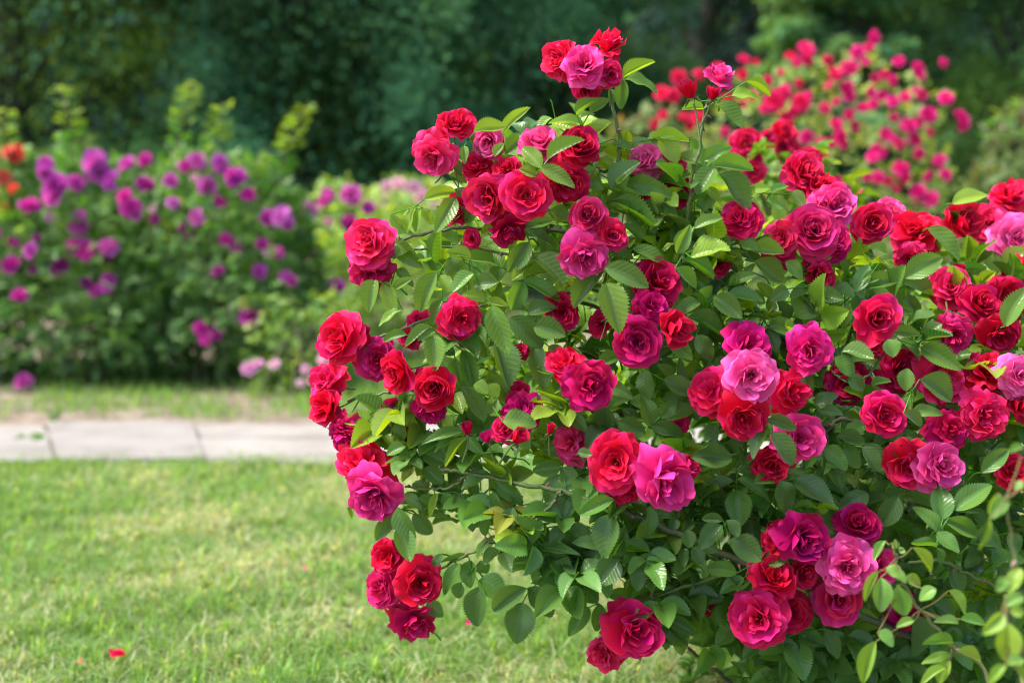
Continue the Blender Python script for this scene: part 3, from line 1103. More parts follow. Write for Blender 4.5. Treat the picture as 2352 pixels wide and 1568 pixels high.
# buds: x y length hue | axis right, up, towards
for i, (x, y, ln, h, ax, opn, off) in enumerate([
        (1590, 206, 50, .1, (-.35, .9, .2), .35, 0), (1633, 216, 36, .3, (.2, .9, .3), .1, -1), (1075, 984, 34, .3, (-.1, .95, .3), .0, -2),
        (1122, 1002, 32, .7, (-.2, .8, .5), .05, -3), (1180, 998, 46, .1, (.5, .6, .5), .5, -4), (842, 782, 34, .2, (-.2, .9, .2), .1, 0),
        (836, 760, 28, .4, (.2, .9, .3), .0, 0), (2200, 622, 34, .2, (0, .95, .3), .1, 0), (1392, 724, 26, .4, (.1, .9, .3), .0, 0),
        (1460, 712, 26, .4, (-.1, .9, .3), .0, -1), (962, 860, 30, .5, (.1, .8, .5), .1, -1), (1262, 985, 28, .3, (.1, .9, .2), .0, -1)]):
    d = float(front(x, y)) + off / 100
    s = ln * d / F
    pos = at(x, y + ln * .45, d)
    me = bud_mesh(200 + i, opn)
    co = np.zeros(len(me.vertices) * 3, dtype=np.float32)
    me.vertices.foreach_get("co", co)
    co = co.reshape(-1, 3)
    k = 1.0 / max(co[:, 2].max(), .01)
    co[:, :2] *= .42
    co[:, 2] *= k
    me.vertices.foreach_set("co", co.ravel())
    me.update()
    b = link("bud", me, bush)
    b.matrix_local = bush_inv @ face_matrix(pos, ax, s, random.uniform(0, 6))
    b.color = (h, .1, .35, 1)
    c = link("calyx", ME_CALYX[i % 4], b)
    c.scale = (1.1, 1.1, 1.1)
    c.location = (0, 0, .2)

# leaflets read off the photograph, per region: base x y, tip x y, width, tone (capital = in front of the blooms)
LEAFLETS = {
    1: """2030 495 2222 384 92 y;2040 498 2258 536 96 m;2032 500 2008 684 84 m;1945 560 1945 665 66 d;1738 722 1866 622 80 m;1820 706 1936 618 80 m;
1760 738 1850 708 56 p;1778 782 1578 745 92 y;1582 745 1488 832 92 p;1580 772 1742 800 84 y;1798 872 1914 788 92 y;1850 990 1922 910 84 y;
1090 838 1292 800 92 Y;1272 836 1416 666 64 Y;1290 965 1432 846 124 m;1222 982 1276 900 56 P;1420 852 1482 826 54 m;1510 1060 1398 918 92 M;
1555 1002 1768 862 112 M;1513 1048 1718 1166 104 D;1484 1104 1378 1058 64 M;1208 1072 1372 1000 64 m;780 1252 982 1186 84 y;972 1240 856 1444 112 m;
745 1288 716 1444 72 y;722 1300 652 1444 74 y;765 1310 842 1402 64 y;702 1300 640 1352 60 y;570 1345 652 1444 64 p;598 1482 712 1460 74 m;
1048 868 1148 978 74 m;958 1000 1012 1092 64 d;940 1100 1046 1142 72 d;1030 918 1032 1022 52 m;1112 1288 1038 1398 82 m;1050 1310 938 1392 72 p;
970 1188 1082 1252 64 d;1958 1192 2120 1004 156 m;2038 1160 2332 1192 124 m;1964 908 2082 912 60 m;2080 908 2200 868 64 p;1770 1164 1902 1172 80 m;
1762 1092 1834 1060 64 y;1938 1290 2242 1424 134 m;1920 1282 2104 1258 80 m;2240 1274 2356 1372 104 d;2150 1258 2242 1402 90 d;1418 1430 1582 1388 84 m;
1408 1440 1592 1532 114 d;1560 1330 1690 1402 124 d;2018 1420 2148 1502 104 m;1690 960 1700 1060 70 y;1860 1060 1790 1150 90 y""",
    2: """515 602 672 578 92 y;600 515 757 602 74 y;408 662 570 804 114 m;336 690 202 684 64 y;300 640 252 612 44 y;335 1012 502 906 92 m;
385 1042 658 1054 114 m;326 1032 178 978 116 m;402 1060 298 1224 134 m;424 1098 612 1322 156 m;255 1090 174 1120 64 m;640 1192 748 1178 74 y;
278 1432 442 1348 74 p;170 1570 256 1418 84 y;268 1552 484 1518 114 y;554 1500 674 1562 84 y;728 1258 898 1292 104 m;758 1202 872 1158 64 m;
868 1218 974 1302 84 d;10 872 246 884 96 y;60 862 182 1006 134 y;1896 1278 2122 1212 124 Y;0 880 70 830 60 y;360 1180 440 1260 60 y;380 1210 330 1330 60 p""",
    3: """600 108 748 258 114 d;600 278 712 362 64 d;472 348 428 544 114 M;528 358 598 546 94 y;860 298 738 534 114 m;938 198 998 354 124 m;
868 318 944 414 94 y;1092 308 958 424 114 p;1068 218 918 168 64 d;642 530 486 604 74 y;672 690 518 716 64 m;822 640 662 764 84 M;840 698 850 916 124 M;
870 778 972 812 84 d;892 478 828 614 84 d;1166 480 1022 428 84 Y;1166 482 1304 502 56 Y;1208 510 1312 806 144 M;1318 580 1524 762 144 d;1228 738 1312 1014 176 d;
1464 775 1546 1014 144 d;1468 640 1664 694 144 d;1430 560 1602 508 114 d;1400 350 1656 482 124 m;1400 350 1328 534 114 m;1400 340 1634 268 64 y;
1328 352 1464 198 54 y;1440 110 1308 294 124 d;1468 208 1664 374 156 d;1120 342 1232 338 74 d;1088 382 1224 348 94 d;1060 690 1164 824 94 p;
1020 788 1094 1064 104 m;975 838 1002 1004 94 m;1000 1010 1146 1224 104 d;1920 368 2002 674 176 D;1910 290 1716 514 134 d;1914 268 2186 368 134 D;
2084 150 2310 244 114 m;1938 180 2094 202 84 m;2060 370 2114 464 104 m;1272 1232 1480 1222 134 M;1368 1330 1442 1402 90 m;1020 1290 762 1354 84 m;
1010 1310 846 1384 84 m;1050 1340 916 1514 74 y;1050 1342 1008 1454 64 y;1060 1330 1144 1434 74 m;780 1440 924 1494 114 m;660 1388 542 1434 84 M;
570 1532 704 1504 74 y;430 1220 554 1394 74 m;440 1210 574 1292 74 m;640 1218 620 1364 104 p;690 1148 784 1314 64 m;1990 830 1866 874 94 m;
2170 908 2172 1094 124 d;2200 1252 2158 1070 124 m;2260 1200 2356 1098 94 m;2200 1262 2356 1312 114 d;1988 1240 2164 1314 114 m;1900 1258 1798 1394 114 d;
1738 1440 1834 1442 64 D;1890 1128 1932 1304 114 d;1648 1190 1804 1274 94 m;1560 1198 1694 1262 84 d;1560 760 1660 830 90 d;1900 1000 2080 1060 90 d;
1180 1000 1240 1080 90 y;1090 1000 1180 1050 90 y;1240 1090 1180 1180 90 p;600 400 700 330 60 p;960 660 870 690 70 m""",
    4: """1742 20 1956 214 154 M;1600 332 1834 186 144 M;1574 360 1794 444 134 d;2230 634 2350 386 124 M;1344 402 1574 338 104 m;1290 422 1374 236 94 p;
1280 452 1146 356 104 m;1240 500 1214 644 74 p;258 202 484 128 114 y;170 180 252 8 84 m;210 220 404 334 114 m;158 270 288 394 94 m;480 150 604 284 104 y;
558 110 684 130 94 y;630 168 844 170 124 y;650 230 824 354 134 m;494 382 654 298 74 p;488 440 718 462 124 m;400 458 574 584 124 d;310 490 146 584 104 m;
238 580 464 692 134 m;210 620 284 784 94 d;138 740 264 844 104 m;290 690 394 844 104 d;738 640 934 682 104 m;730 668 804 784 94 d;1204 802 1404 842 114 m;
1160 828 1286 950 124 m;1520 680 1694 690 84 m;1564 720 1704 834 114 m;1490 720 1532 824 114 M;1700 768 1946 906 134 m;1690 968 1894 1094 176 D;
1615 898 1600 1040 104 D;1640 1170 1830 1164 78 M;1590 1180 1714 1254 94 D;1650 1048 1590 1184 78 M;960 918 1002 1074 124 d;70 1212 280 1136 114 m;
8 1252 218 1334 114 m;1240 948 1344 1034 94 d;1390 1012 1510 978 64 m;760 1300 914 1494 124 D;720 1270 636 1444 104 d;730 1228 914 1284 84 D;
258 1460 510 1470 156 d;1168 1330 1344 1372 94 d;1090 1390 1244 1514 104 m;1030 1122 1164 1056 84 d;1074 1182 1210 1188 84 d;1330 1390 1444 1534 104 d;
2080 1552 2254 1398 104 M;1830 620 1700 740 100 p;1050 360 1060 470 100 m;860 400 760 470 90 p;1120 560 1010 620 80 y;850 230 960 340 100 m;1480 180 1360 140 90 m;
1440 330 1330 360 80 p;1000 400 880 440 70 m;1580 470 1720 540 100 d;420 1240 410 1370 80 d;80 970 260 1060 110 d""",
    5: """610 440 714 634 124 M;600 490 472 634 94 m;710 478 828 604 104 d;610 578 692 776 124 M;650 360 764 444 84 d;735 384 856 434 74 m;780 190 894 284 104 m;
1212 340 1252 534 144 m;1185 220 1014 294 94 m;1200 210 1334 242 74 m;1224 280 1400 404 104 m;1340 440 1308 614 114 d;1640 500 1436 458 124 d;1670 510 1702 340 134 d;
1660 558 1566 654 94 d;1690 580 1824 582 94 d;1970 388 1754 484 104 m;1950 478 1898 744 184 d;2180 428 2192 624 134 m;2040 558 1988 754 114 d;1500 724 1336 784 94 m;
1530 730 1456 910 104 m;1550 730 1694 904 124 m;1500 690 1744 722 84 m;1420 944 1210 1084 134 d;1395 1034 1358 1284 184 d;1430 940 1604 1114 134 d;1520 888 1660 934 114 d;
1140 930 1098 1184 154 d;1120 900 1286 1004 154 m;1070 768 1058 934 104 m;1130 770 1172 854 84 m;1190 660 1106 754 74 m;1000 790 896 974 94 m;1010 908 984 1006 84 m;
890 730 828 824 64 d;1060 750 886 772 34 m;900 344 964 468 84 m;870 350 818 504 54 y;1190 490 1148 614 74 m;1400 570 1462 674 94 d;1470 550 1376 684 64 y;
1870 1030 1694 928 114 m;1810 1064 1686 1244 104 m;1880 1040 1860 1214 94 m;1900 880 1932 1004 74 m;1990 760 1876 926 154 d;1890 700 1716 648 100 d;2120 780 2290 792 94 m;
2110 800 2130 950 104 d;800 1030 890 1114 94 m;790 1200 676 1244 64 y;300 440 328 504 34 y;2300 1130 2350 1290 90 d;980 340 990 470 90 d;1110 380 1120 520 110 d;700 180 640 260 60 y""",
    6: """550 215 780 250 94 m;550 260 760 388 114 m;530 280 326 394 114 m;545 330 566 556 154 m;810 260 960 202 74 m;815 270 882 464 144 d;910 264 1150 404 164 d;
1370 350 1176 464 124 d;1840 515 1820 284 144 M;1910 455 2146 286 144 M;1805 595 1646 440 114 M;1845 520 2060 614 114 M;1800 600 1944 714 104 M;1790 690 1640 668 64 m;
1800 690 1832 794 64 m;600 860 578 716 88 m;545 850 346 818 94 m;590 880 440 968 94 m;730 770 880 748 104 m;505 640 694 774 154 d;830 700 722 616 74 d;810 610 702 578 54 m;
450 550 312 684 114 d;460 520 326 508 64 d;480 520 552 624 84 d;270 690 332 794 94 d;290 680 430 702 84 d;90 1130 284 1228 94 d;110 1180 254 1304 114 d;530 1200 416 1294 114 m;
950 1200 988 1400 114 d;830 1260 902 1414 104 d;1650 1110 1664 1376 204 d;1560 370 1446 564 134 d;2170 790 2356 768 124 m;1080 60 1240 180 100 m;1210 60 1320 180 110 m;
1340 40 1440 200 110 d;1890 830 1960 980 110 d;1780 1040 1930 1130 120 d;1100 1200 1190 1390 100 d;2080 560 2200 720 110 d;2250 600 2330 720 110 d;230 580 250 690 90 m;
60 760 -20 830 90 m;140 930 60 960 90 m;60 990 190 1000 90 m""",
}


def spray_parts():
    """hand placed leaflets joined to sprays by closeness, each spray a part"""
    r = np.random.default_rng(8)
    items = []
    for reg, txt in LEAFLETS.items():
        for e in txt.replace("\n", "").split(";"):
            e = e.split()
            if len(e) != 6:
                continue
            bx, by = rg(reg, float(e[0]), float(e[1]))
            tx, ty = rg(reg, float(e[2]), float(e[3]))
            items.append((bx, by, tx, ty, float(e[4]) * .366, e[5]))
    n = len(items)
    par = list(range(n))

    def find(i):
        while par[i] != i:
            i = par[i]
        return i
    size = [1] * n
    pairs = sorted((math.hypot(items[i][0] - items[j][0], items[i][1] - items[j][1]), i, j) for i in range(n) for j in range(i))
    for dd, i, j in pairs:
        if dd > 58:
            break
        a, b = find(i), find(j)
        if a != b and size[a] + size[b] <= 7:
            par[a] = b
            size[b] += size[a]
    groups = {}
    for i in range(n):
        groups.setdefault(find(i), []).append(items[i])
    for g in groups.values():
        cx, cy = np.mean([i[0] for i in g]), np.mean([i[1] for i in g])
        fr = np.mean([i[5].isupper() for i in g]) > .4
        d0 = float(front(cx, cy)) + (r.uniform(-.065, -.045) if fr else r.uniform(.005, .05))
        sp = Soup()
        org = at(cx, cy, d0)
        root = at(cx + (1650 - cx) * .05, cy + 10 + r.uniform(0, 18), d0 + .06)
        sp.tube(smooth_line([root, (root + org) / 2 + UP * .004, org], 4), np.linspace(.0016, .0011, 9), MIDG * 1.5, 5)
        O, D, N, L, W, C = [], [], [], [], [], []
        for (bx, by, tx, ty, w, tone) in g:
            dd = d0 + r.normal(0, .008) + (-.05 if tone.isupper() and not fr else 0)
            ln = math.hypot(tx - bx, ty - by) * dd / F
            b = at(bx, by, dd)
            t = at(tx, ty, dd - ln * r.uniform(-.25, .5))
            W.append(w * dd / F * 1.06)
            L.append(np.linalg.norm(t - b) * 1.02)
            O.append(b), D.append(t - b)
            N.append(-FW * r.uniform(.6, 1.1) + ZUP * r.uniform(.25, .95) + RX * r.normal(-.1, .3))
            hg = np.clip((1050 - by) / 550, 0, 1)
            tn = TONE[tone.lower()]
            C.append(jitter_col(tn + (YOUNG_SUNLIT - tn) * hg * r.uniform(.05, .42), r, .2)[0])  # higher leaflets get sunlit translucency mixed into their colour
            sp.tube(smooth_line([org, b], 4), .0009, MIDG * 1.5, 4)
        put_leaves(sp, LEAF_HI, O, D, N, L, W, C, int(r.integers(0, 9999)))
        link("leaf_spray", sp.mesh("leaf_spray", M_LEAF, origin=BASE), bush)


spray_parts()


def compound_leaves(base, rach, nrm, size, r, pairs=2):
    """leaflets (origin, direction, normal, length) of pinnate leaves: one at the tip and pairs down the rachis"""
    rach = unit(rach)
    side = unit(np.cross(nrm, rach))
    nn = np.cross(rach, side)
    O, D, N, L, who = [], [], [], [], []
    k = len(base)
    idx = np.arange(k)
    O.append(base + rach * (size * 2.0)[:, None])
    D.append(rach)
    N.append(nn)
    L.append(size * 1.1)
    who.append(idx)
    for p in range(pairs):
        along = size * (1.75 - .72 * p)
        for sg in (-1, 1):
            O.append(base + rach * along[:, None] + side * (sg * .02 * size)[:, None])
            D.append(unit(side * sg + rach * (.55 + r.normal(0, .12, (k, 1)))) + nn * r.normal(0, .14, (k, 1)))
            N.append(nn + side * sg * -.25 + r.normal(0, .12, (k, 3)))
            L.append(size * (.95 - .13 * p) * r.uniform(.85, 1.1, k))
            who.append(idx)
    return np.concatenate(O), np.concatenate(D), np.concatenate(N), np.concatenate(L), np.concatenate(who)


DENSE = [(938, 545), (1010, 520), (1075, 440), (1180, 330), (1300, 290), (1420, 350), (1520, 420), (1640, 440), (1720, 490), (1800, 570), (1960, 590), (2080, 600),
         (2180, 540), (2420, 520), (2420, 1640), (1760, 1640), (1640, 1510), (1600, 1400), (1540, 1310), (1420, 1215), (1330, 1130), (1230, 1060), (1090, 1020),
         (1000, 960), (1010, 890), (1030, 770), (985, 660)]
SPARSE = [(1170, 1120), (1400, 1225), (1540, 1310), (1600, 1400), (1680, 1560), (1560, 1430), (1420, 1340), (1250, 1330), (1120, 1250), (960, 1160), (930, 1060), (1010, 1060)]


def main_foliage():
    r = np.random.default_rng(17)
    sp = Soup()
    cen = at(1800, 1100, 2.55)

    def lot(poly, n, dmin, dmax, hi, thin=True):
        x, y = sample_poly(poly, n, r)
        ok = r.random(n) < np.clip(.52 + (x - 1050) / 750, .52, 1)
        x, y = x[ok], y[ok]
        n = len(x)
        e = edge_dist(x, y, poly)
        room = np.clip(e / 260.0, .06, 1.0) if thin else np.ones(n)
        d = front(x, y) + dmin + (dmax - dmin) * room * r.random(n) ** 1.1
        P = at(x, y, d)
        out = unit(P - cen)
        rach = unit(out * .75 + RX * r.normal(0, .55, (n, 1)) + UP * r.normal(-.05, .5, (n, 1)) - FW * r.normal(.15, .4, (n, 1)))
        nrm = ZUP * .85 - FW * r.uniform(.1, .75, (n, 1)) + out * .25 + r.normal(0, .38, (n, 3))
        size = r.uniform(.026, .053, n)
        o, dr, nn, L, who = compound_leaves(P - rach * (size * 1.3)[:, None], rach, nrm, size, r)
        # yellow-green at top and left: young leaves plus painted sun translucency; deep green below
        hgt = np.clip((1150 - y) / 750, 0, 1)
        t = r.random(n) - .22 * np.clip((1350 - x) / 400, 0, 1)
        tone = np.where((t < .14 + .50 * hgt)[:, None], YOUNG_SUNLIT, np.where((t < .84)[:, None], MIDG, DARK))
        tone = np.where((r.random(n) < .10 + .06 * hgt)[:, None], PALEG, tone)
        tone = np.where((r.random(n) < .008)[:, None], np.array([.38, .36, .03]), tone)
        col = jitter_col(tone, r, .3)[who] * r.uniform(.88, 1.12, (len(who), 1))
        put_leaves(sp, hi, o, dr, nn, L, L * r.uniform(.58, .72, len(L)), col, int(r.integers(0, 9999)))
        st = Soup()
        for i in range(n):
            b = P[i] - rach[i] * size[i] * 1.4
            if d[i] - front(x[i], y[i]) < .3:
                sp.tube(np.array([b - rach[i] * .01 - ZUP * .006, b, b + rach[i] * size[i] * 2.0]), [.0012, .0010, .0007], MIDG * 1.5, 4)

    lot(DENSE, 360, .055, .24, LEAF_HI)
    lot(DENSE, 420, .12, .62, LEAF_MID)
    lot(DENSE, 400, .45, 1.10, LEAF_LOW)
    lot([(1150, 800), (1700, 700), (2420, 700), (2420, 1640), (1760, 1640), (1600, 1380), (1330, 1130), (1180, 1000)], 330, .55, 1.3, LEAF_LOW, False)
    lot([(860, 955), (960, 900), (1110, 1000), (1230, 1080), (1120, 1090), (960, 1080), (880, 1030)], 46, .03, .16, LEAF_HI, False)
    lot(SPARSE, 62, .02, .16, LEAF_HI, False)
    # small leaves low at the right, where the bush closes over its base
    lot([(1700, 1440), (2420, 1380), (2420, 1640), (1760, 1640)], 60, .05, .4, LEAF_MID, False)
    o = link("foliage", sp.mesh("foliage", M_LEAF, origin=BASE), bush)
    o["kind"] = "stuff"


main_foliage()


def cane(pts, r0, r1, mat, parent, origin, thorns=0, seed=0, name="cane"):
    P = smooth_line(pts, 7)
    rr = np.random.default_rng(seed)
    P = P + rr.normal(0, .0012, P.shape)
    s = Soup()
    rad = np.linspace(r0, r1, len(P))
    s.tube(P, rad, (1, 1, 1), 7)
    nq = sum(len(q) for q in s.Q)
    for i in range(thorns):
        j = int(rr.integers(1, len(P) - 1))
        t = unit(P[j + 1] - P[j - 1] if j + 1 < len(P) else P[j] - P[j - 1])
        a = unit(np.cross(t, rr.normal(0, 1, 3)))
        b = P[j] + a * rad[j] * .8
        h = rr.uniform(.006, .009)
        s.tube(np.array([b, b + a * h * .5 - t * .0006, b + a * h - t * .003]), [.0030, .0017, .0002], (1, 1, 1), 5)
    V = np.concatenate(s.V) - np.asarray(origin)
    Q = np.concatenate(s.Q)
    me = mesh_from(name, V, [Q], mat, mats=[mat, M_THORN], mat_idx=np.where(np.arange(len(Q)) < nq, 0, 1))
    return link(name, me, parent)


# canes seen in the photograph: polyline of x y, extra depth at each end, radius at each end (mm), thorns
CANES = [
    ([(2150, 1480), (2020, 1432), (1860, 1352), (1700, 1290), (1510, 1205), (1420, 1170)], .035, .0, 5.4, 4.5, 9, 1),
    ([(1420, 1170), (1290, 1128), (1200, 1112), (1075, 1085), (1010, 1076)], .0, -.005, 3.8, 2.6, 5, 0),
    ([(1290, 1128), (1250, 1175), (1150, 1225), (1090, 1265), (1000, 1312)], -.005, -.01, 2.8, 2.0, 5, 0),
    ([(1250, 1175), (1200, 1245), (1140, 1275)], .03, .01, 2.2, 1.2, 2, 0),
    ([(1075, 1085), (1040, 1115), (985, 1122), (930, 1118)], .0, .0, 2.4, 1.6, 3, 0),
    ([(1690, 1310), (1500, 1372), (1440, 1420)], .0, .0, 2.8, 2.0, 4, 0),
    ([(1600, 1310), (1500, 1360), (1400, 1395)], .05, .03, 2.6, 1.6, 3, 0),
    ([(1410, 420), (1425, 330), (1412, 260), (1398, 190)], .02, .0, 3.2, 2.0, 4, 0),
    ([(1560, 620), (1575, 520), (1590, 410), (1610, 310), (1622, 235)], .04, -.02, 3.4, 2.0, 4, 0),
    ([(1300, 530), (1150, 523), (1020, 528), (900, 556)], .05, .0, 3.0, 2.0, 4, 1),
    ([(1300, 610), (1100, 570), (950, 572)], .06, .02, 2.6, 1.6, 2, 0),
    ([(1120, 700), (985, 733), (900, 765), (850, 780)], .04, .0, 2.8, 1.8, 4, 0),
    ([(1100, 900), (960, 905), (880, 902), (800, 920)], .07, .03, 2.6, 1.6, 2, 0),
    ([(1300, 880), (1220, 915), (1180, 940)], .05, .02, 2.2, 1.6, 2, 0),
    ([(1860, 660), (1848, 580), (1850, 560)], .08, .02, 3.0, 2.4, 2, 0),
    ([(1712, 1085), (1710, 1010), (1708, 980)], .04, .0, 2.8, 2.4, 2, 0),
    ([(2330, 1365), (2230, 1320), (2160, 1290), (2080, 1290)], -.02, -.05, 2.8, 2.0, 4, 0),
    ([(1890, 1000), (1940, 960), (2010, 985)], .05, .03, 3.6, 3.0, 3, 1),
    ([(1980, 880), (2010, 840), (2035, 800)], .03, .01, 2.2, 1.8, 2, 0),
    ([(1000, 420), (1040, 370), (1070, 345)], .03, .01, 1.8, 1.4, 1, 0),
    ([(1640, 1480), (1590, 1420), (1575, 1395)], .3, .2, 3.0, 2.2, 2, 1),
    ([(1680, 1568), (1620, 1520), (1570, 1480)], .2, .2, 3.5, 2.6, 3, 1),
    ([(1160, 420), (1105, 370), (1085, 345)], .03, .01, 2.0, 1.4, 1, 0),
]
for i, (pl, e0, e1, r0, r1, th, old) in enumerate(CANES):
    p = np.array(pl, float)
    d = front(p[:, 0], p[:, 1]) + .035 + np.linspace(e0, e1, len(p))
    cane(at(p[:, 0], p[:, 1], d), r0 / 1000, r1 / 1000, M_CANE_OLD if old else M_CANE, bush, BASE, th, i)
# canes that rise from the root and arch out inside the bush
rc = np.random.default_rng(44)
for i in range(22):
    x = rc.uniform(1050, 2350)
    y = rc.uniform(480, 1250) if x > 1500 else rc.uniform(420, 1150)
    e = at(x, y, float(front(x, y)) + rc.uniform(.05, .35))
    b = BASE + np.array([rc.normal(0, .10), rc.normal(0, .08), 0])
    m1 = b + (e - b) * .25 + ZUP * (.25 + .1 * rc.random()) * (e[2] + .2)
    m2 = b + (e - b) * .65 + ZUP * .16
    cane([b, m1, m2, e], rc.uniform(.006, .010), .0028, M_CANE_OLD if i % 3 else M_CANE, bush, BASE, 8, 100 + i)

# the canes at the back of the bush that carry its farthest blooms, with their leaves
rb = np.random.default_rng(46)
spb = Soup()
for i, (x, y) in enumerate([(1712, 345), (1794, 320), (1728, 390), (1856, 372), (1812, 350)]):
    e = at(x, y + 14, float(front(x, y)) + .90)
    b = BASE + np.array([rb.normal(.1, .08), .45 + rb.normal(0, .08), 0])
    pts = smooth_line([b, b + (e - b) * .4 + ZUP * .08, b + (e - b) * .8 + ZUP * .05, e], 7)
    cane([b, b + (e - b) * .4 + ZUP * .08, b + (e - b) * .8 + ZUP * .05, e], .006, .0025, M_CANE, bush, BASE, 6, 300 + i)
    m = 16
    B = pts[rb.integers(6, len(pts) - 1, m)]
    a = rb.uniform(0, 6.28, m)
    dr = np.stack([np.cos(a), np.sin(a), rb.uniform(-.1, .6, m)], -1)
    o, d2, nn, L, who = compound_leaves(B, dr, ZUP + rb.normal(0, .3, (m, 3)), rb.uniform(.028, .045, m), rb)
    put_leaves(spb, LEAF_MID, o, d2, nn, L, L * .64, jitter_col(np.where(rb.random((m, 1)) < .5, YOUNG_SUNLIT, MIDG), rb, .2)[who], i)
link("foliage", spb.mesh("foliage", M_LEAF, origin=BASE), bush)

# ------------------------------------------------------------------ young shoots in front, at the lower right
def shoot(name, label, stem_px, leaves, depth, base_xyz):
    base = np.array(base_xyz)
    root = thing(name, label, "rose shoot", base, "young rose shoots in front of the bush")
    r = np.random.default_rng(len(leaves))
    p = np.array([rg(6, a, b) for a, b in stem_px])
    line = np.vstack([[base], [base + (at(p[0, 0], p[0, 1], depth + .05) - base) * .5 + ZUP * .02], at(p[:, 0], p[:, 1], np.linspace(depth + .05, depth, len(p)))])
    cane(line, .0028, .0011, M_SHOOT, root, base, 5, 3, "stem")
    sp = Soup()
    O, D, N, L, W, C = [], [], [], [], [], []
    for (bx, by, tx, ty, w) in leaves:
        bx, by = rg(6, bx, by)
        tx, ty = rg(6, tx, ty)
        dd = depth + r.normal(0, .012)
        ln = math.hypot(tx - bx, ty - by) * dd / F
        b, t = at(bx, by, dd), at(tx, ty, dd - ln * r.uniform(-.2, .4))
        O.append(b), D.append(t - b), N.append(-FW * r.uniform(.5, .9) + ZUP * r.uniform(.4, 1) + RX * r.normal(0, .3))
        L.append(np.linalg.norm(t - b)), W.append(w * .366 * dd / F * 1.05)
        C.append(jitter_col(YOUNG_SUNLIT * [1.0, .95, 1.2] if r.random() < .6 else PALEG * [1.15, 1.15, .7], r, .15)[0])
        j = np.argmin(np.linalg.norm(line[2:] - b, axis=1))
        sp.tube(smooth_line([line[2 + j], (line[2 + j] + b) / 2 - ZUP * .003, b], 4), .0009, (.2, .16, .06), 5)
    put_leaves(sp, LEAF_HI, O, D, N, L, W, C, 5)
    link("foliage", sp.mesh("foliage", M_LEAF, origin=base), root)


shoot("rose_shoot", "slender young rose shoot with drooping pale leaves and reddish stem, before the bush's lower right", [(2130, 1540), (1900, 1310), (1700, 1080), (1590, 900), (1545, 760), (1525, 660)],
      [(1450, 880, 1450, 1096, 116), (1560, 930, 1602, 1116, 124), (1440, 840, 1342, 1026, 54), (1482, 650, 1408, 776, 64), (1650, 690, 1772, 846, 74), (1480, 820, 1626, 884, 84),
       (1610, 870, 1714, 922, 74), (1800, 950, 1688, 1014, 94), (1880, 960, 2004, 1114, 114), (1660, 1150, 1548, 1184, 60), (1430, 1230, 1546, 1294, 114), (1900, 1300, 1716, 1290, 64),
       (1890, 1360, 1716, 1404, 64), (1930, 1340, 2086, 1404, 84), (1950, 1140, 2114, 1164, 74), (1940, 1170, 1788, 1148, 64), (1890, 1400, 1808, 1546, 94), (1860, 1450, 1696, 1546, 64),
       (1420, 1280, 1328, 1546, 104), (1530, 700, 1545, 640, 30), (1600, 700, 1570, 720, 50)], 1.62, ground(2250, 2300))
shoot("rose_shoot", "close soft blurred rose shoot with yellow-green leaves at the right edge", [(2352, 1560), (2330, 1330), (2260, 1180), (2235, 1030), (2300, 900), (2270, 600), (2240, 380)],
      [(2245, 1160, 2240, 1410, 150), (2210, 1100, 2086, 1236, 90), (2240, 1430, 2124, 1546, 70), (2250, 1432, 2356, 1400, 80), (2290, 1440, 2360, 1524, 80), (2240, 870, 2188, 966, 74),
       (2332, 820, 2248, 966, 94), (2252, 370, 2136, 506, 94), (2130, 510, 2076, 716, 54), (2352, 1000, 2240, 1050, 90), (2270, 1100, 2356, 1080, 80), (2352, 60, 2250, 90, 50), (2352, 280, 2290, 320, 60),
       (2190, 350, 2130, 480, 60)], 1.36, ground(2600, 2900))

# ------------------------------------------------------------------ small weeds at the foot of the bush
def weed(name, label, px, py, n, hgt, tone, seed, group=None, spread=.05):
    r = np.random.default_rng(seed)
    b = ground(px, py)
    root = thing(name, label, "weed", b, group)
    st, lf = Soup(), Soup()
    O, D, N, L = [], [], [], []
    for i in range(n):
        a = r.uniform(0, 6.28)
        tip = b + np.array([math.cos(a), math.sin(a), 0]) * spread * r.uniform(.3, 1.3) + ZUP * hgt * r.uniform(.6, 1.1)
        line = smooth_line([b, b + (tip - b) * .5 + ZUP * hgt * .12, tip], 4)
        st.tube(line, np.linspace(.0016, .0008, len(line)), (.12, .18, .05), 5)
        for q in range(7):
            j = min(len(line) - 1, 2 + q)
            ang = r.uniform(0, 6.28)
            O.append(line[j])
            D.append(np.array([math.cos(ang), math.sin(ang), r.uniform(.1, .8)]))
            N.append(np.array([r.normal(0, .3), r.normal(0, .3) - .4, 1]))
            L.append(r.uniform(.014, .03))
    put_leaves(lf, LEAF_MID, O, D, N, L, np.array(L) * .55, jitter_col(np.tile(tone, (len(O), 1)), r, .3), seed)
    link("stem", st.mesh("stem", M_CALYX, origin=b), root)
    link("foliage", lf.mesh("foliage", M_LEAF, origin=b), root)


for i, (x, y, n, h, lab) in enumerate([
        (1660, 1590, 6, .12, "low leafy weed at the bottom edge left of the bush's foot"), (1735, 1575, 7, .16, "bright green weed under the lowest red blooms"),
        (1810, 1590, 7, .15, "small spreading weed below the dark hollow of the bush"), (1905, 1580, 8, .20, "upright pale green weed beside the bare inner canes"),
        (1560, 1600, 5, .07, "tiny flat weed in the lawn below the lowest crimson bloom")]):
    weed("weed", lab, x, y, n, h, [YOUNG_SUNLIT, MIDG, PALEG][i % 3] * .9, 60 + i, "weeds at the foot of the rose bush")
weed("weed", "little green tuft growing in the path's joint", 122, 985, 5, .09, MIDG, 70, "weeds in the path")
weed("weed", "flat weed patch lying on the leftmost path slab", 78, 1025, 8, .03, MIDG, 71, "weeds in the path", .07)

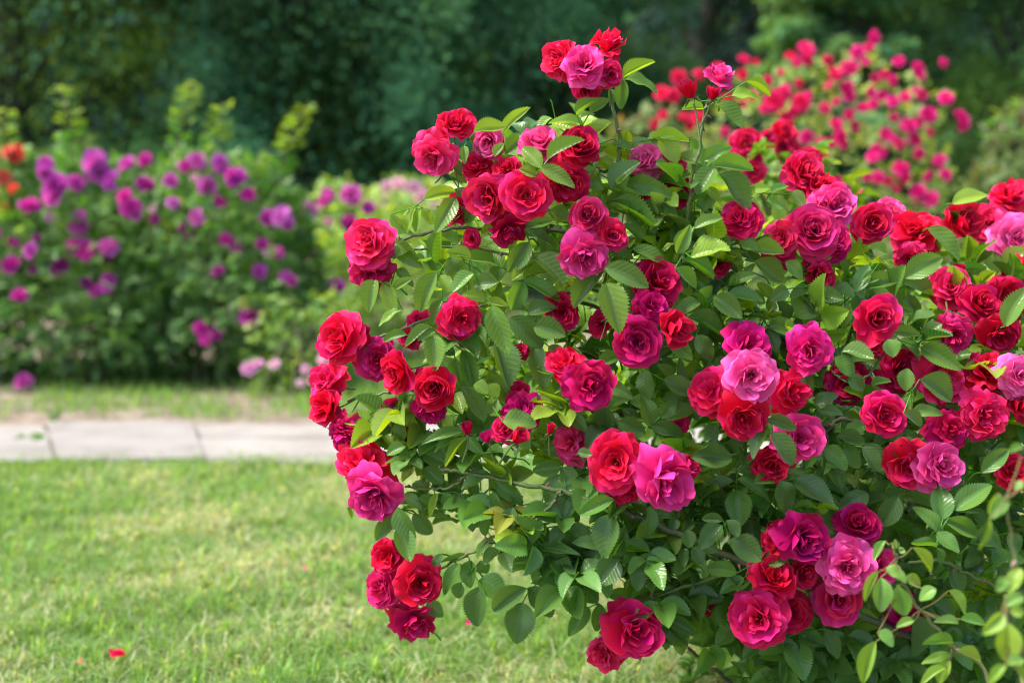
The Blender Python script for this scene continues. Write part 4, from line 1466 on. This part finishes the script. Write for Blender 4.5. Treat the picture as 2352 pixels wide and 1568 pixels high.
# ------------------------------------------------------------------ fallen petals on the lawn
def petal_single(seed):
    r = np.random.default_rng(seed)
    me = rose_mesh("petal", seed, M_RED, [(1, 1.0, .55, 60, 90, .0, .0), (1, .8, .5, 70, 100, 0, 0.1)], ruffle=1.4)
    return me


for i, (x, y, s, lab) in enumerate([
        (290, 1541, .034, "largest fallen rose petals curled together on the lawn, lower left"), (180, 1556, .009, "small dark red petal in the grass near the bottom left edge"),
        (205, 1560, .007, "tiny pinkish petal right beside the small dark red one"), (1086, 1461, .016, "dark crimson petal lying under the hanging leaf sprays"),
        (703, 1331, .008, "faded pink petal half hidden in the middle of the lawn")]):
    o = link("fallen_petal", petal_single(300 + i), None, ground(x, y) + ZUP * .03)
    o.scale = (s, s, s * .8)
    o.rotation_euler = (R(random.uniform(-20, 20)), R(random.uniform(-20, 20)), random.uniform(0, 6))
    o.color = ((.1, .1, .0, 1), (.2, .1, .4, 1), (.4, .5, .1, 1), (.6, 0, .5, 1), (.4, .8, .1, 1), (.2, .6, .5, 1), (.3, .1, .2, 1), (.2, .6, .4, 1))[i]
    tag(o, lab, "petal", "fallen rose petals on the lawn")


# ------------------------------------------------------------------ bushes further back
def far_bush(name, label, cat, poly, depth, thick, n_leaves, tones, flowers, mesh_set, group, seed, leaf=.030, shoots=(), fs=1.1, more=0):
    """leafy bush filling an outline read off the photograph at its own distance; flowers: x, y, diameter, (hue, pale, deep)"""
    r = np.random.default_rng(seed)
    px = np.mean([p[0] for p in poly])
    c = at(px, 900, depth + thick * .4)
    base = np.array([c[0], c[1], 0.0])
    root = thing(name, label, cat, base, group)
    x, y = sample_poly(poly, n_leaves, r)
    e = np.clip(edge_dist(x, y, poly) / 120, .15, 1)
    d = depth + thick * e * r.random(n_leaves) ** 1.2 + (1 - e) * thick * .45
    P = at(x, y, d)
    P[:, 2] = np.where(P[:, 2] < .10, r.uniform(.04, .45, n_leaves), P[:, 2])
    keep = P[:, 2] > .03
    P, x, y = P[keep], x[keep], y[keep]
    n = len(P)
    out = unit(P - (base + ZUP * .5))
    rach = unit(out * .6 + r.normal(0, .5, (n, 3)) + ZUP * .15)
    nrm = ZUP * .9 + out * .4 - FW * .2 + r.normal(0, .35, (n, 3))
    size = r.uniform(.75, 1.25, n) * leaf
    o, dr, nn, L, who = compound_leaves(P - rach * size[:, None], rach, nrm, size, r)
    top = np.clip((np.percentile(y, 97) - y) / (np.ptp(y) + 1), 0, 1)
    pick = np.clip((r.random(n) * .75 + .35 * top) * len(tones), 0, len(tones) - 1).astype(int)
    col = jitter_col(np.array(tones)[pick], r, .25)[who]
    sp = Soup()
    put_leaves(sp, LEAF_LOW, o, dr, nn, L, L * .62, col, seed)
    fo = link("foliage", sp.mesh("foliage", M_LEAF_FAR, origin=base), root)
    for i in range(9):
        e1 = P[r.integers(0, n)]
        b = base + np.array([r.normal(0, .12), r.normal(0, .08), 0])
        cane([b, b + (e1 - b) * .4 + ZUP * .15, e1], .007, .003, M_CANE_OLD, root, base, 0, seed + i, "stem")
    for k, (pl, w) in enumerate(shoots):
        p = np.array(pl, float)
        line = smooth_line(at(p[:, 0], p[:, 1], np.linspace(depth + .25, depth + .2, len(p))), 6)
        cane(line, .005, .002, M_SHOOT, root, base, 0, seed + 50 + k, "shoot")
        m = int(w * 2.8)
        t = r.random(m) ** .8
        B = line[(t * (len(line) - 1)).astype(int)]
        a = r.uniform(0, 6.28, m)
        dirs = np.stack([np.cos(a), np.sin(a), r.uniform(-.2, .7, m)], -1)
        sz = leaf * (1.3 - .65 * t)
        o, dr, nn, L, who = compound_leaves(B, dirs, ZUP + r.normal(0, .3, (m, 3)), sz, r)
        s2 = Soup()
        cc = np.where((t > .6)[:, None], YOUNG_SUNLIT * [.80, .80, 2.5], MIDG * [1.5, 1.3, 2.6])
        put_leaves(s2, LEAF_LOW, o, dr, nn, L, L * .62, jitter_col(cc, r, .2)[who], seed + k)
        link("shoot_leaves", s2.mesh("shoot_leaves", M_LEAF_FAR, origin=base), bpy.data.objects[root.children[-1].name])
    inv = Matrix.Translation(-Vector(base))
    for (fx, fy, fd, (h, pl, dp), ms) in flowers:
        dd = depth + r.uniform(-.03, .10)
        s = fd * dd / F / 2 * fs
        pos = at(fx, fy, dd)
        f = link("flower", (ms or mesh_set)[r.integers(0, 3)], root)
        f.matrix_local = inv @ face_matrix(pos, (r.normal(0, .45), r.normal(.25, .4), 1.0), s, r.uniform(0, 6.28))
        f.color = (h, pl, dp, 1)
    if more:
        x, y = sample_poly(poly, more, r)
        V, Fc, C, UV, nv = [], [], [], [], 0
        for i in range(more):
            fd = r.uniform(20, 36)
            dd = depth + r.uniform(.0, .25)
            M = inv @ face_matrix(at(x[i], y[i], dd), (r.normal(0, .5), r.normal(.25, .4), 1.0), fd * dd / F / 2, r.uniform(0, 6.28))
            me = mesh_set[int(r.integers(0, 3))]
            v = np.zeros(len(me.vertices) * 3, dtype=np.float32)
            me.vertices.foreach_get("co", v)
            q = np.zeros(len(me.polygons) * 4, dtype=np.int32)
            me.polygons.foreach_get("vertices", q)
            c = np.zeros(len(me.vertices) * 4, dtype=np.float32)
            me.attributes["pc"].data.foreach_get("color", c)
            V.append(v.reshape(-1, 3) @ np.array(M.to_3x3()).T + np.array(M.translation))
            Fc.append(q.reshape(-1, 4) + nv), C.append(c.reshape(-1, 4)[:, :3]), UV.append(np.zeros((len(me.vertices), 2)))
            nv += len(me.vertices)
        mb = link("more_blooms", mesh_from("more_blooms", np.concatenate(V), [np.concatenate(Fc)], mesh_set[0].materials[0], np.concatenate(C), "pc", np.concatenate(UV)), root)
        mb.color = (.5, .3, .05, 1)
        mb["kind"] = "stuff"
    return root


SR_RED, SR_PUR, SR_PINK, SR_COR = small_roses(M_BACKRED), small_roses(M_PURPLE), small_roses(M_PINK), small_roses(M_CORAL)


def fl7(txt, hue=None):
    out = []
    r = np.random.default_rng(len(txt))
    for e in txt.split(";"):
        v = e.split()
        x, y = rg(7, float(v[0]), float(v[1]))
        k = v[3] if len(v) > 3 else 'p'
        h = (r.uniform(.0, .8), r.uniform(.05, .6), r.uniform(0, .12))
        ms = None
        if k == 'c':
            ms = SR_COR
        elif k == 'k':
            ms = SR_PINK
        elif k == 'd':
            h = (.3, 0, .55)
        elif k == 'm':
            h = (.0, .1, .1)
        d = float(v[2]) * .3662
        # what is wider than one bloom is a cluster of two or three
        if d > 48 and k in 'pm':
            m = 3 if d > 58 else 2
            for q in range(m):
                a = r.uniform(0, 6.28)
                out.append((x + math.cos(a + q * 6.28 / m) * d * .24, y + math.sin(a + q * 6.28 / m) * d * .24, d * .66,
                            (min(1, max(0, h[0] + r.normal(0, .15))), h[1], h[2]), ms))
        else:
            out.append((x, y, d, h, ms))
    return out


GB = [np.array([.022, .105, .036]), np.array([.038, .145, .038]), np.array([.080, .215, .038]), np.array([.15, .31, .045])]
GY = [np.array([.13, .27, .05]), np.array([.19, .36, .06]), np.array([.26, .43, .07]), np.array([.34, .50, .10])]
YB = 905
D1 = depth_of_ground(YB)

far_bush("purple_rose_bush", "broad purple rose bush behind the path, between the leftmost purple bush and the yellow-green one", "rose bush",
         [(330, 420), (380, 360), (470, 340), (560, 365), (640, 420), (690, 470), (720, 560), (745, 640), (735, 740), (700, 800), (650, 850), (580, 895), (440, 905), (320, 908), (230, 880), (215, 700), (225, 480)],
         D1 - .05, 1.0, 3300, GB,
         fl7("910 690 90 m;795 720 100;910 850 120;850 1030 80;800 960 160;680 1240 120;670 1300 60 d;650 1450 140;600 1510 90;1230 700 120;1160 730 80;1410 710 150;1480 800 130;1450 780 80;"
             "1295 850 120;1070 820 90;1555 910 90 m;1385 945 90;1085 965 90;1240 1050 110;1145 1110 60 d;1180 1160 60 d;1415 1185 80 m;1480 1230 90;1680 1050 100;1760 1050 130;1810 1090 80;"
             "1640 1220 80 d;1740 1270 80;1630 1390 100;1790 1420 80;1840 1450 70 d;1370 1390 80 d;1530 1650 200;1480 1640 110;1290 1770 150;1340 1790 90;1680 1270 50 k;960 1000 50 k;1220 800 50 k;970 1060 60 m"),
         SR_PUR, "purple rose bushes behind the path", 401, .030,
         [([(395, 470), (400, 360), (425, 270), (440, 180)], 26), ([(480, 460), (490, 370), (500, 300), (515, 235)], 22), ([(630, 560), (640, 430), (665, 330), (708, 235)], 34),
          ([(600, 470), (590, 400), (600, 345)], 12)])
far_bush("purple_rose_bush", "dense purple rose bush with the largest mauve clusters, at the left edge behind the path", "rose bush",
         [(-160, 430), (-60, 380), (40, 370), (130, 360), (220, 350), (300, 380), (360, 440), (420, 560), (430, 700), (410, 890), (320, 908), (120, 912), (0, 905), (-160, 905)],
         D1 - .1, 1.1, 3300, GB,
         fl7("260 740 150;320 830 200;340 920 130;470 835 110;640 720 210;700 820 130;190 985 130 m;450 1090 190;330 1055 80;480 1240 120;545 1260 130;90 1210 80;195 1260 100;70 1350 120;370 1370 100 d;"
             "125 1540 100 m;540 1460 70 d;230 1180 60 d;150 2080 110;400 1330 70 d;-80 900 130;-60 1150 130;210 1380 60 d"),
         SR_PUR, "purple rose bushes behind the path", 402, .030,
         [([(160, 470), (165, 370), (160, 280), (140, 195)], 30), ([(200, 470), (195, 380), (185, 300)], 18), ([(10, 420), (5, 330), (12, 245)], 18)])
far_bush("coral_rose_bush", "rose bush with coral red blooms, cut by the left edge behind the purple one", "rose bush",
         [(-260, 420), (-120, 330), (0, 320), (70, 350), (80, 500), (60, 700), (0, 880), (-260, 880)], D1 + .05, .7, 800, GB,
         fl7("95 650 120 c;50 640 80 c;20 800 100 c;85 870 70 c;10 985 80 c;-60 720 110 c"), SR_COR, None, 403, .032)
far_bush("mauve_rose_bush", "yellow-green rose bush with round mauve blooms, right of the tall shoots", "rose bush",
         [(690, 470), (740, 420), (790, 415), (850, 445), (910, 440), (980, 460), (1060, 520), (1100, 700), (1080, 830), (900, 850), (760, 850), (720, 780), (735, 640)],
         D1 + .65, .9, 1700, GY,
         fl7("1930 1010 120;2070 940 140;2200 910 130;2310 990 90;2200 1090 110;1920 1260 120 d;2110 1490 110;2060 1080 60 k;1960 1420 70 k;1690 1280 50 k"),
         SR_PUR, None, 404, .028)
far_bush("pink_rose_bush", "light green rose bush with pale pink blooms, farthest left of the red bush", "rose bush",
         [(850, 440), (910, 405), (980, 420), (1080, 430), (1180, 500), (1200, 800), (900, 810), (860, 600)], D1 + 1.9, .8, 1200, GY,
         [(890, 432, 34, (.2, .6, 0), None), (915, 425, 34, (.3, .5, 0), None), (948, 436, 38, (.5, .5, 0), None), (930, 466, 34, (.2, .5, 0), None), (968, 452, 36, (.6, .3, 0), None),
          (882, 462, 26, (.2, .7, 0), None), (1000, 480, 34, (.5, .5, 0), None), (945, 600, 30, (.2, .8, 0), None), (990, 560, 28, (.3, .7, 0), None), (935, 705, 26, (.2, .8, 0), None),
          (950, 650, 28, (.4, .7, 0), None), (1010, 600, 30, (.3, .6, 0), None), (900, 740, 24, (.3, .7, 0), None), (1045, 520, 30, (.4, .6, 0), None)], SR_PINK, None, 405, .028)
far_bush("low_rose_plant", "low grassy rose plant with small pale pink blooms beside the path", "rose plant",
         [(560, 900), (600, 850), (680, 830), (740, 800), (800, 820), (830, 880), (820, 930), (700, 935), (600, 930)], D1 - .25, .5, 520, GY,
         [(572, 848, 34, (.9, .3, 0), None), (592, 838, 26, (.8, .3, 0), None), (630, 838, 24, (.4, .7, 0), None), (702, 848, 22, (.6, .6, 0), None), (744, 826, 26, (.5, .6, 0), None),
          (718, 872, 20, (.6, .5, 0), None), (690, 880, 18, (.4, .8, 0), None), (770, 800, 26, (.5, .5, 0), None)], SR_PINK, None, 406, .022)

RED_FL = """1400 240 100;1370 300 70;1300 330 100;975 315 120;975 370 110;880 360 80;920 390 70;585 380 90;660 395 60;425 430 80;180 485 110;305 470 80;75 590 110;150 600 100;820 455 50;735 505 75;1110 380 80;
1155 470 110;1255 425 105;1355 390 60;1560 390 80;1670 435 110;1835 395 70;930 525 70;580 470 80;780 640 150;830 600 100;950 640 130;990 600 70;1235 550 90;1250 610 90;1515 510 90;1380 580 80;1400 660 80;
1450 600 80;1520 640 90;1600 610 80;1665 575 70;1855 620 105;1745 720 120;1940 760 150;585 655 60;480 630 90;210 740 80;80 725 70;300 740 90;25 780 70;250 790 70;1250 720 80;1330 680 80;1165 780 90;1190 850 90;
1200 900 90;1070 895 70;1130 900 80;1295 790 80;1530 740 70;1620 790 120;1640 860 80;1480 840 90;1520 870 60;980 860 100;1090 1000 90;860 740 100;900 700 80;1430 950 120;1400 990 90;1570 1060 120;1430 1110 90;
1180 1150 90;1265 1150 70;1360 1110 60;1820 1000 80;1850 1100 90;1740 1100 80;1680 1200 110;1300 1230 90;1760 1250 110;1670 1250 80;850 550 60;1170 640 60;1700 480 60;1120 540 60;640 600 70;720 680 80"""


def red_fl():
    r = np.random.default_rng(9)
    out = []
    for e in RED_FL.replace("\n", "").split(";"):
        a, b, d = map(float, e.split())
        x, y = rg(2, a, b)
        out.append((x, y, d * .3662, (np.clip((a - 700) / 1100 + r.normal(.3, .2), 0, 1), r.uniform(.0, .28), .05), None))
    return out


far_bush("red_rose_bush", "tall soft-focus rose bush dotted with small red and pink blooms, behind the sharp bush", "rose bush",
         [(1640, 260), (1700, 190), (1790, 180), (1860, 150), (1960, 130), (2020, 110), (2040, 170), (2120, 180), (2185, 220), (2160, 300), (2190, 380), (2230, 440), (2260, 560), (2300, 800), (2200, 1000), (1600, 1000), (1560, 520), (1580, 360)],
         5.6, .9, 2300, [np.array([.10, .19, .04]), np.array([.15, .26, .05]), np.array([.22, .33, .06]), np.array([.30, .36, .09])], red_fl(), SR_RED, None, 407, .026, (), .98, 70)
far_bush("leafy_shrub", "yellow-green leafy shrub left of the soft-focus red rose bush, low behind it", "shrub",
         [(1380, 300), (1440, 270), (1520, 250), (1600, 280), (1660, 330), (1680, 700), (1400, 760), (1340, 500)], 6.4, .9, 700,
         [np.array([.06, .12, .04]), np.array([.10, .17, .05]), np.array([.16, .22, .07]), np.array([.2, .14, .07])], [], SR_RED, None, 408, .026)
far_bush("twiggy_shrub", "greyish green shrub with brown twig tips at the right edge", "shrub",
         [(2240, 380), (2270, 290), (2310, 260), (2360, 240), (2460, 250), (2480, 700), (2200, 760), (2190, 520)], 7.0, .9, 900,
         [np.array([.10, .17, .05]), np.array([.10, .15, .05]), np.array([.14, .20, .06]), np.array([.17, .12, .10])], [], SR_RED, None, 409, .03,
         [([(2290, 330), (2300, 270), (2320, 235)], 6), ([(2340, 320), (2345, 260), (2352, 220)], 6)])


# ------------------------------------------------------------------ trees
def tree(name, label, px, depth, h, rx, ry, tones, n_clump, per, seed, low=.25, leaf=.11, droop=.3, group=None, core=True):
    r = np.random.default_rng(seed)
    b = ground(px, 800)
    b = np.array([(px - 1176) / F * depth, depth, 0.0])
    root = thing(name, label, "tree", b, group)
    s = Soup()
    lean = r.normal(0, .04, 2) * h
    tk = smooth_line([b, b + [lean[0] * .3, lean[1] * .3, h * .35], b + [lean[0], lean[1], h * .8]], 6)
    s.tube(tk, np.linspace(.03 * h, .008 * h, len(tk)), (1, 1, 1), 9)
    cen = []
    for i in range(n_clump):
        z = low + (1 - low) * r.random() ** .9
        prof = math.sqrt(max(.05, 1 - ((z - .45) / .62) ** 2))
        a = r.uniform(0, 6.283)
        rad = math.sqrt(r.uniform(.12, 1.0)) * prof
        cen.append(b + [lean[0] * z + math.cos(a) * rad * rx, lean[1] * z + math.sin(a) * rad * ry, z * h])
    cen = np.array(cen)
    for c in cen[:: max(1, n_clump // 26)]:
        j = int(np.clip(c[2] / h * .85, 0.1, .95) * (len(tk) - 1))
        s.tube(smooth_line([tk[j], (tk[j] + c) / 2 + ZUP * .1, c], 4), np.linspace(.007 * h, .002 * h, 9), (1, 1, 1), 5)
    link("trunk", s.mesh("trunk", M_BARK, origin=b), root)
    # every bough is a curved, hanging strand of leaves from near the trunk out past its clump
    k, per = n_clump, int(per * 3.0)
    own = np.repeat(np.arange(k), per)
    st = b + np.stack([lean[0] * (cen[:, 2] / h), lean[1] * (cen[:, 2] / h), cen[:, 2] * .94], -1)
    en = cen + unit(cen - st) * rx * .22 - ZUP * (droop * r.uniform(.5, 1.5, k) * rx * .5)[:, None]
    md = (st + en) / 2 + ZUP * (rx * .18 * r.uniform(.4, 1.4, k))[:, None]
    t = (r.random(len(own)) ** .6)[:, None]
    t = .12 + .88 * t
    P = (1 - t) ** 2 * st[own] + 2 * t * (1 - t) * md[own] + t * t * en[own]
    wid = (.06 + .20 * np.sin(np.pi * np.clip(t, 0, 1) ** .8)) * (rx / 2.2)
    off = r.normal(0, 1, (len(own), 3)) * [1.0, 1.0, .55] * wid * r.uniform(.7, 1.35, k)[own][:, None]
    off[:, 2] -= droop * 1.3 * (off[:, 0] ** 2 + off[:, 1] ** 2) / np.maximum(wid[:, 0], .05)
    P = P + off
    keep = P[:, 2] > .05
    P, own = P[keep], own[keep]
    n = len(P)
    outw = unit(P - (b + ZUP * h * .5))
    d = unit(outw * .5 + r.normal(0, .45, (n, 3)) - ZUP * (droop * 1.2))
    nr = ZUP * .9 + outw * .7 + r.normal(0, .18, (n, 3))
    L = r.uniform(.7, 1.3, n) * leaf * .5
    tc = np.array(tones)[r.integers(0, len(tones), k)] * r.uniform(.35, 1.75, (k, 1))
    col = jitter_col(tc[own], r, .10)
    lf = Soup()
    put_leaves(lf, QUAD_LEAF, P, d, nr, L, L, col, seed)
    link("crown", lf.mesh("crown", M_TREE, origin=b), root)


TB = [np.array([.024, .085, .046]), np.array([.036, .112, .054]), np.array([.056, .145, .062])]      # bluish dark green
TG = [np.array([.048, .125, .036]), np.array([.085, .175, .040]), np.array([.140, .230, .046])]
TL = [np.array([.075, .185, .090]), np.array([.098, .225, .10]), np.array([.12, .25, .095])]
TD = [np.array([.020, .050, .062]), np.array([.028, .066, .070]), np.array([.045, .095, .084])]
GRP = "trees at the far side of the garden"
tree("broadleaf_tree", "dark green tree with yellowish leaves at the far left, behind the purple bushes", 60, 12.0, 6.5, 2.6, 2.2, TG + [np.array([.085, .12, .022])], 80, 400, 501, .04, .10, .2, GRP)
tree("drooping_tree", "tree with drooping blue-green branches above the tall purple-bush shoots", 520, 11.4, 6.5, 2.5, 2.2, TB + TG[:1], 75, 440, 502, .10, .10, .5, GRP)
tree("drooping_tree", "dark drooping tree left of the topmost rose cluster", 960, 11.8, 6.8, 2.3, 2.2, TB, 70, 440, 503, .08, .10, .5, GRP)
tree("broadleaf_tree", "bluish tree with a few yellow and rusty leaf tips behind the topmost rose cluster", 1290, 13.2, 6.5, 1.7, 1.8, TB + [np.array([.05, .10, .03])], 60, 400, 504, .10, .10, .35, GRP)
tree("pine_tree", "dark bluish pine right of the topmost rose cluster", 1590, 21.0, 9, 2.0, 2.0, [np.array([.024, .060, .056]), np.array([.036, .08, .066])], 70, 260, 505, .10, .16, .3, GRP)
tree("pine_tree", "darkest pine directly behind the small pink rose on the tall stem", 1790, 25.0, 10, 2.2, 2.0, TD, 70, 260, 506, .10, .18, .3, GRP)
tree("young_tree", "slim light green tree above the soft-focus red bush", 1935, 16.0, 3.9, .95, .9, TL, 120, 260, 507, .22, .12, .1, GRP)
tree("pine_tree", "dark pine between the slim light tree and the bright right-edge tree", 2130, 26.0, 10, 2.4, 2.2, TD + TB[:1], 75, 260, 508, .08, .18, .3, GRP)
tree("broadleaf_tree", "brighter mid green tree at the right edge", 2330, 17.0, 8, 1.9, 1.8, TG[:2] + TL[:1], 85, 300, 509, .14, .13, .25, GRP)


def far_wood():
    """the wood that closes the view: nobody could count its trees"""
    r = np.random.default_rng(77)
    lf = Soup()
    k = 1100
    cx = r.uniform(-26, 26, k)
    cy = 33 + r.uniform(0, 6, k)
    cz = r.random(k) * 12
    own = np.repeat(np.arange(k), 90)
    P = np.stack([cx, cy, cz], -1)[own] + r.normal(0, 1, (k * 90, 3)) * [.9, .8, .7]
    P = P[P[:, 2] > 0]
    own = own[:len(P)]
    n = len(P)
    d = r.normal(0, 1, (n, 3)) - ZUP * .4
    nr = ZUP * .6 - np.array([0, 1, 0]) * .5 + r.normal(0, .4, (n, 3))
    L = r.uniform(.35, .6, n)
    tc = np.array(TD + TB)[r.integers(0, 6, k)]
    put_leaves(lf, QUAD_LEAF, P, d, nr, L, L, jitter_col(tc[own], r, .25), 3)
    tk = Soup()
    tag(link("far_wood", lf.mesh("far_wood", M_TREE)), "dark wood closing the view behind all the trees", "wood", None, "stuff")


far_wood()
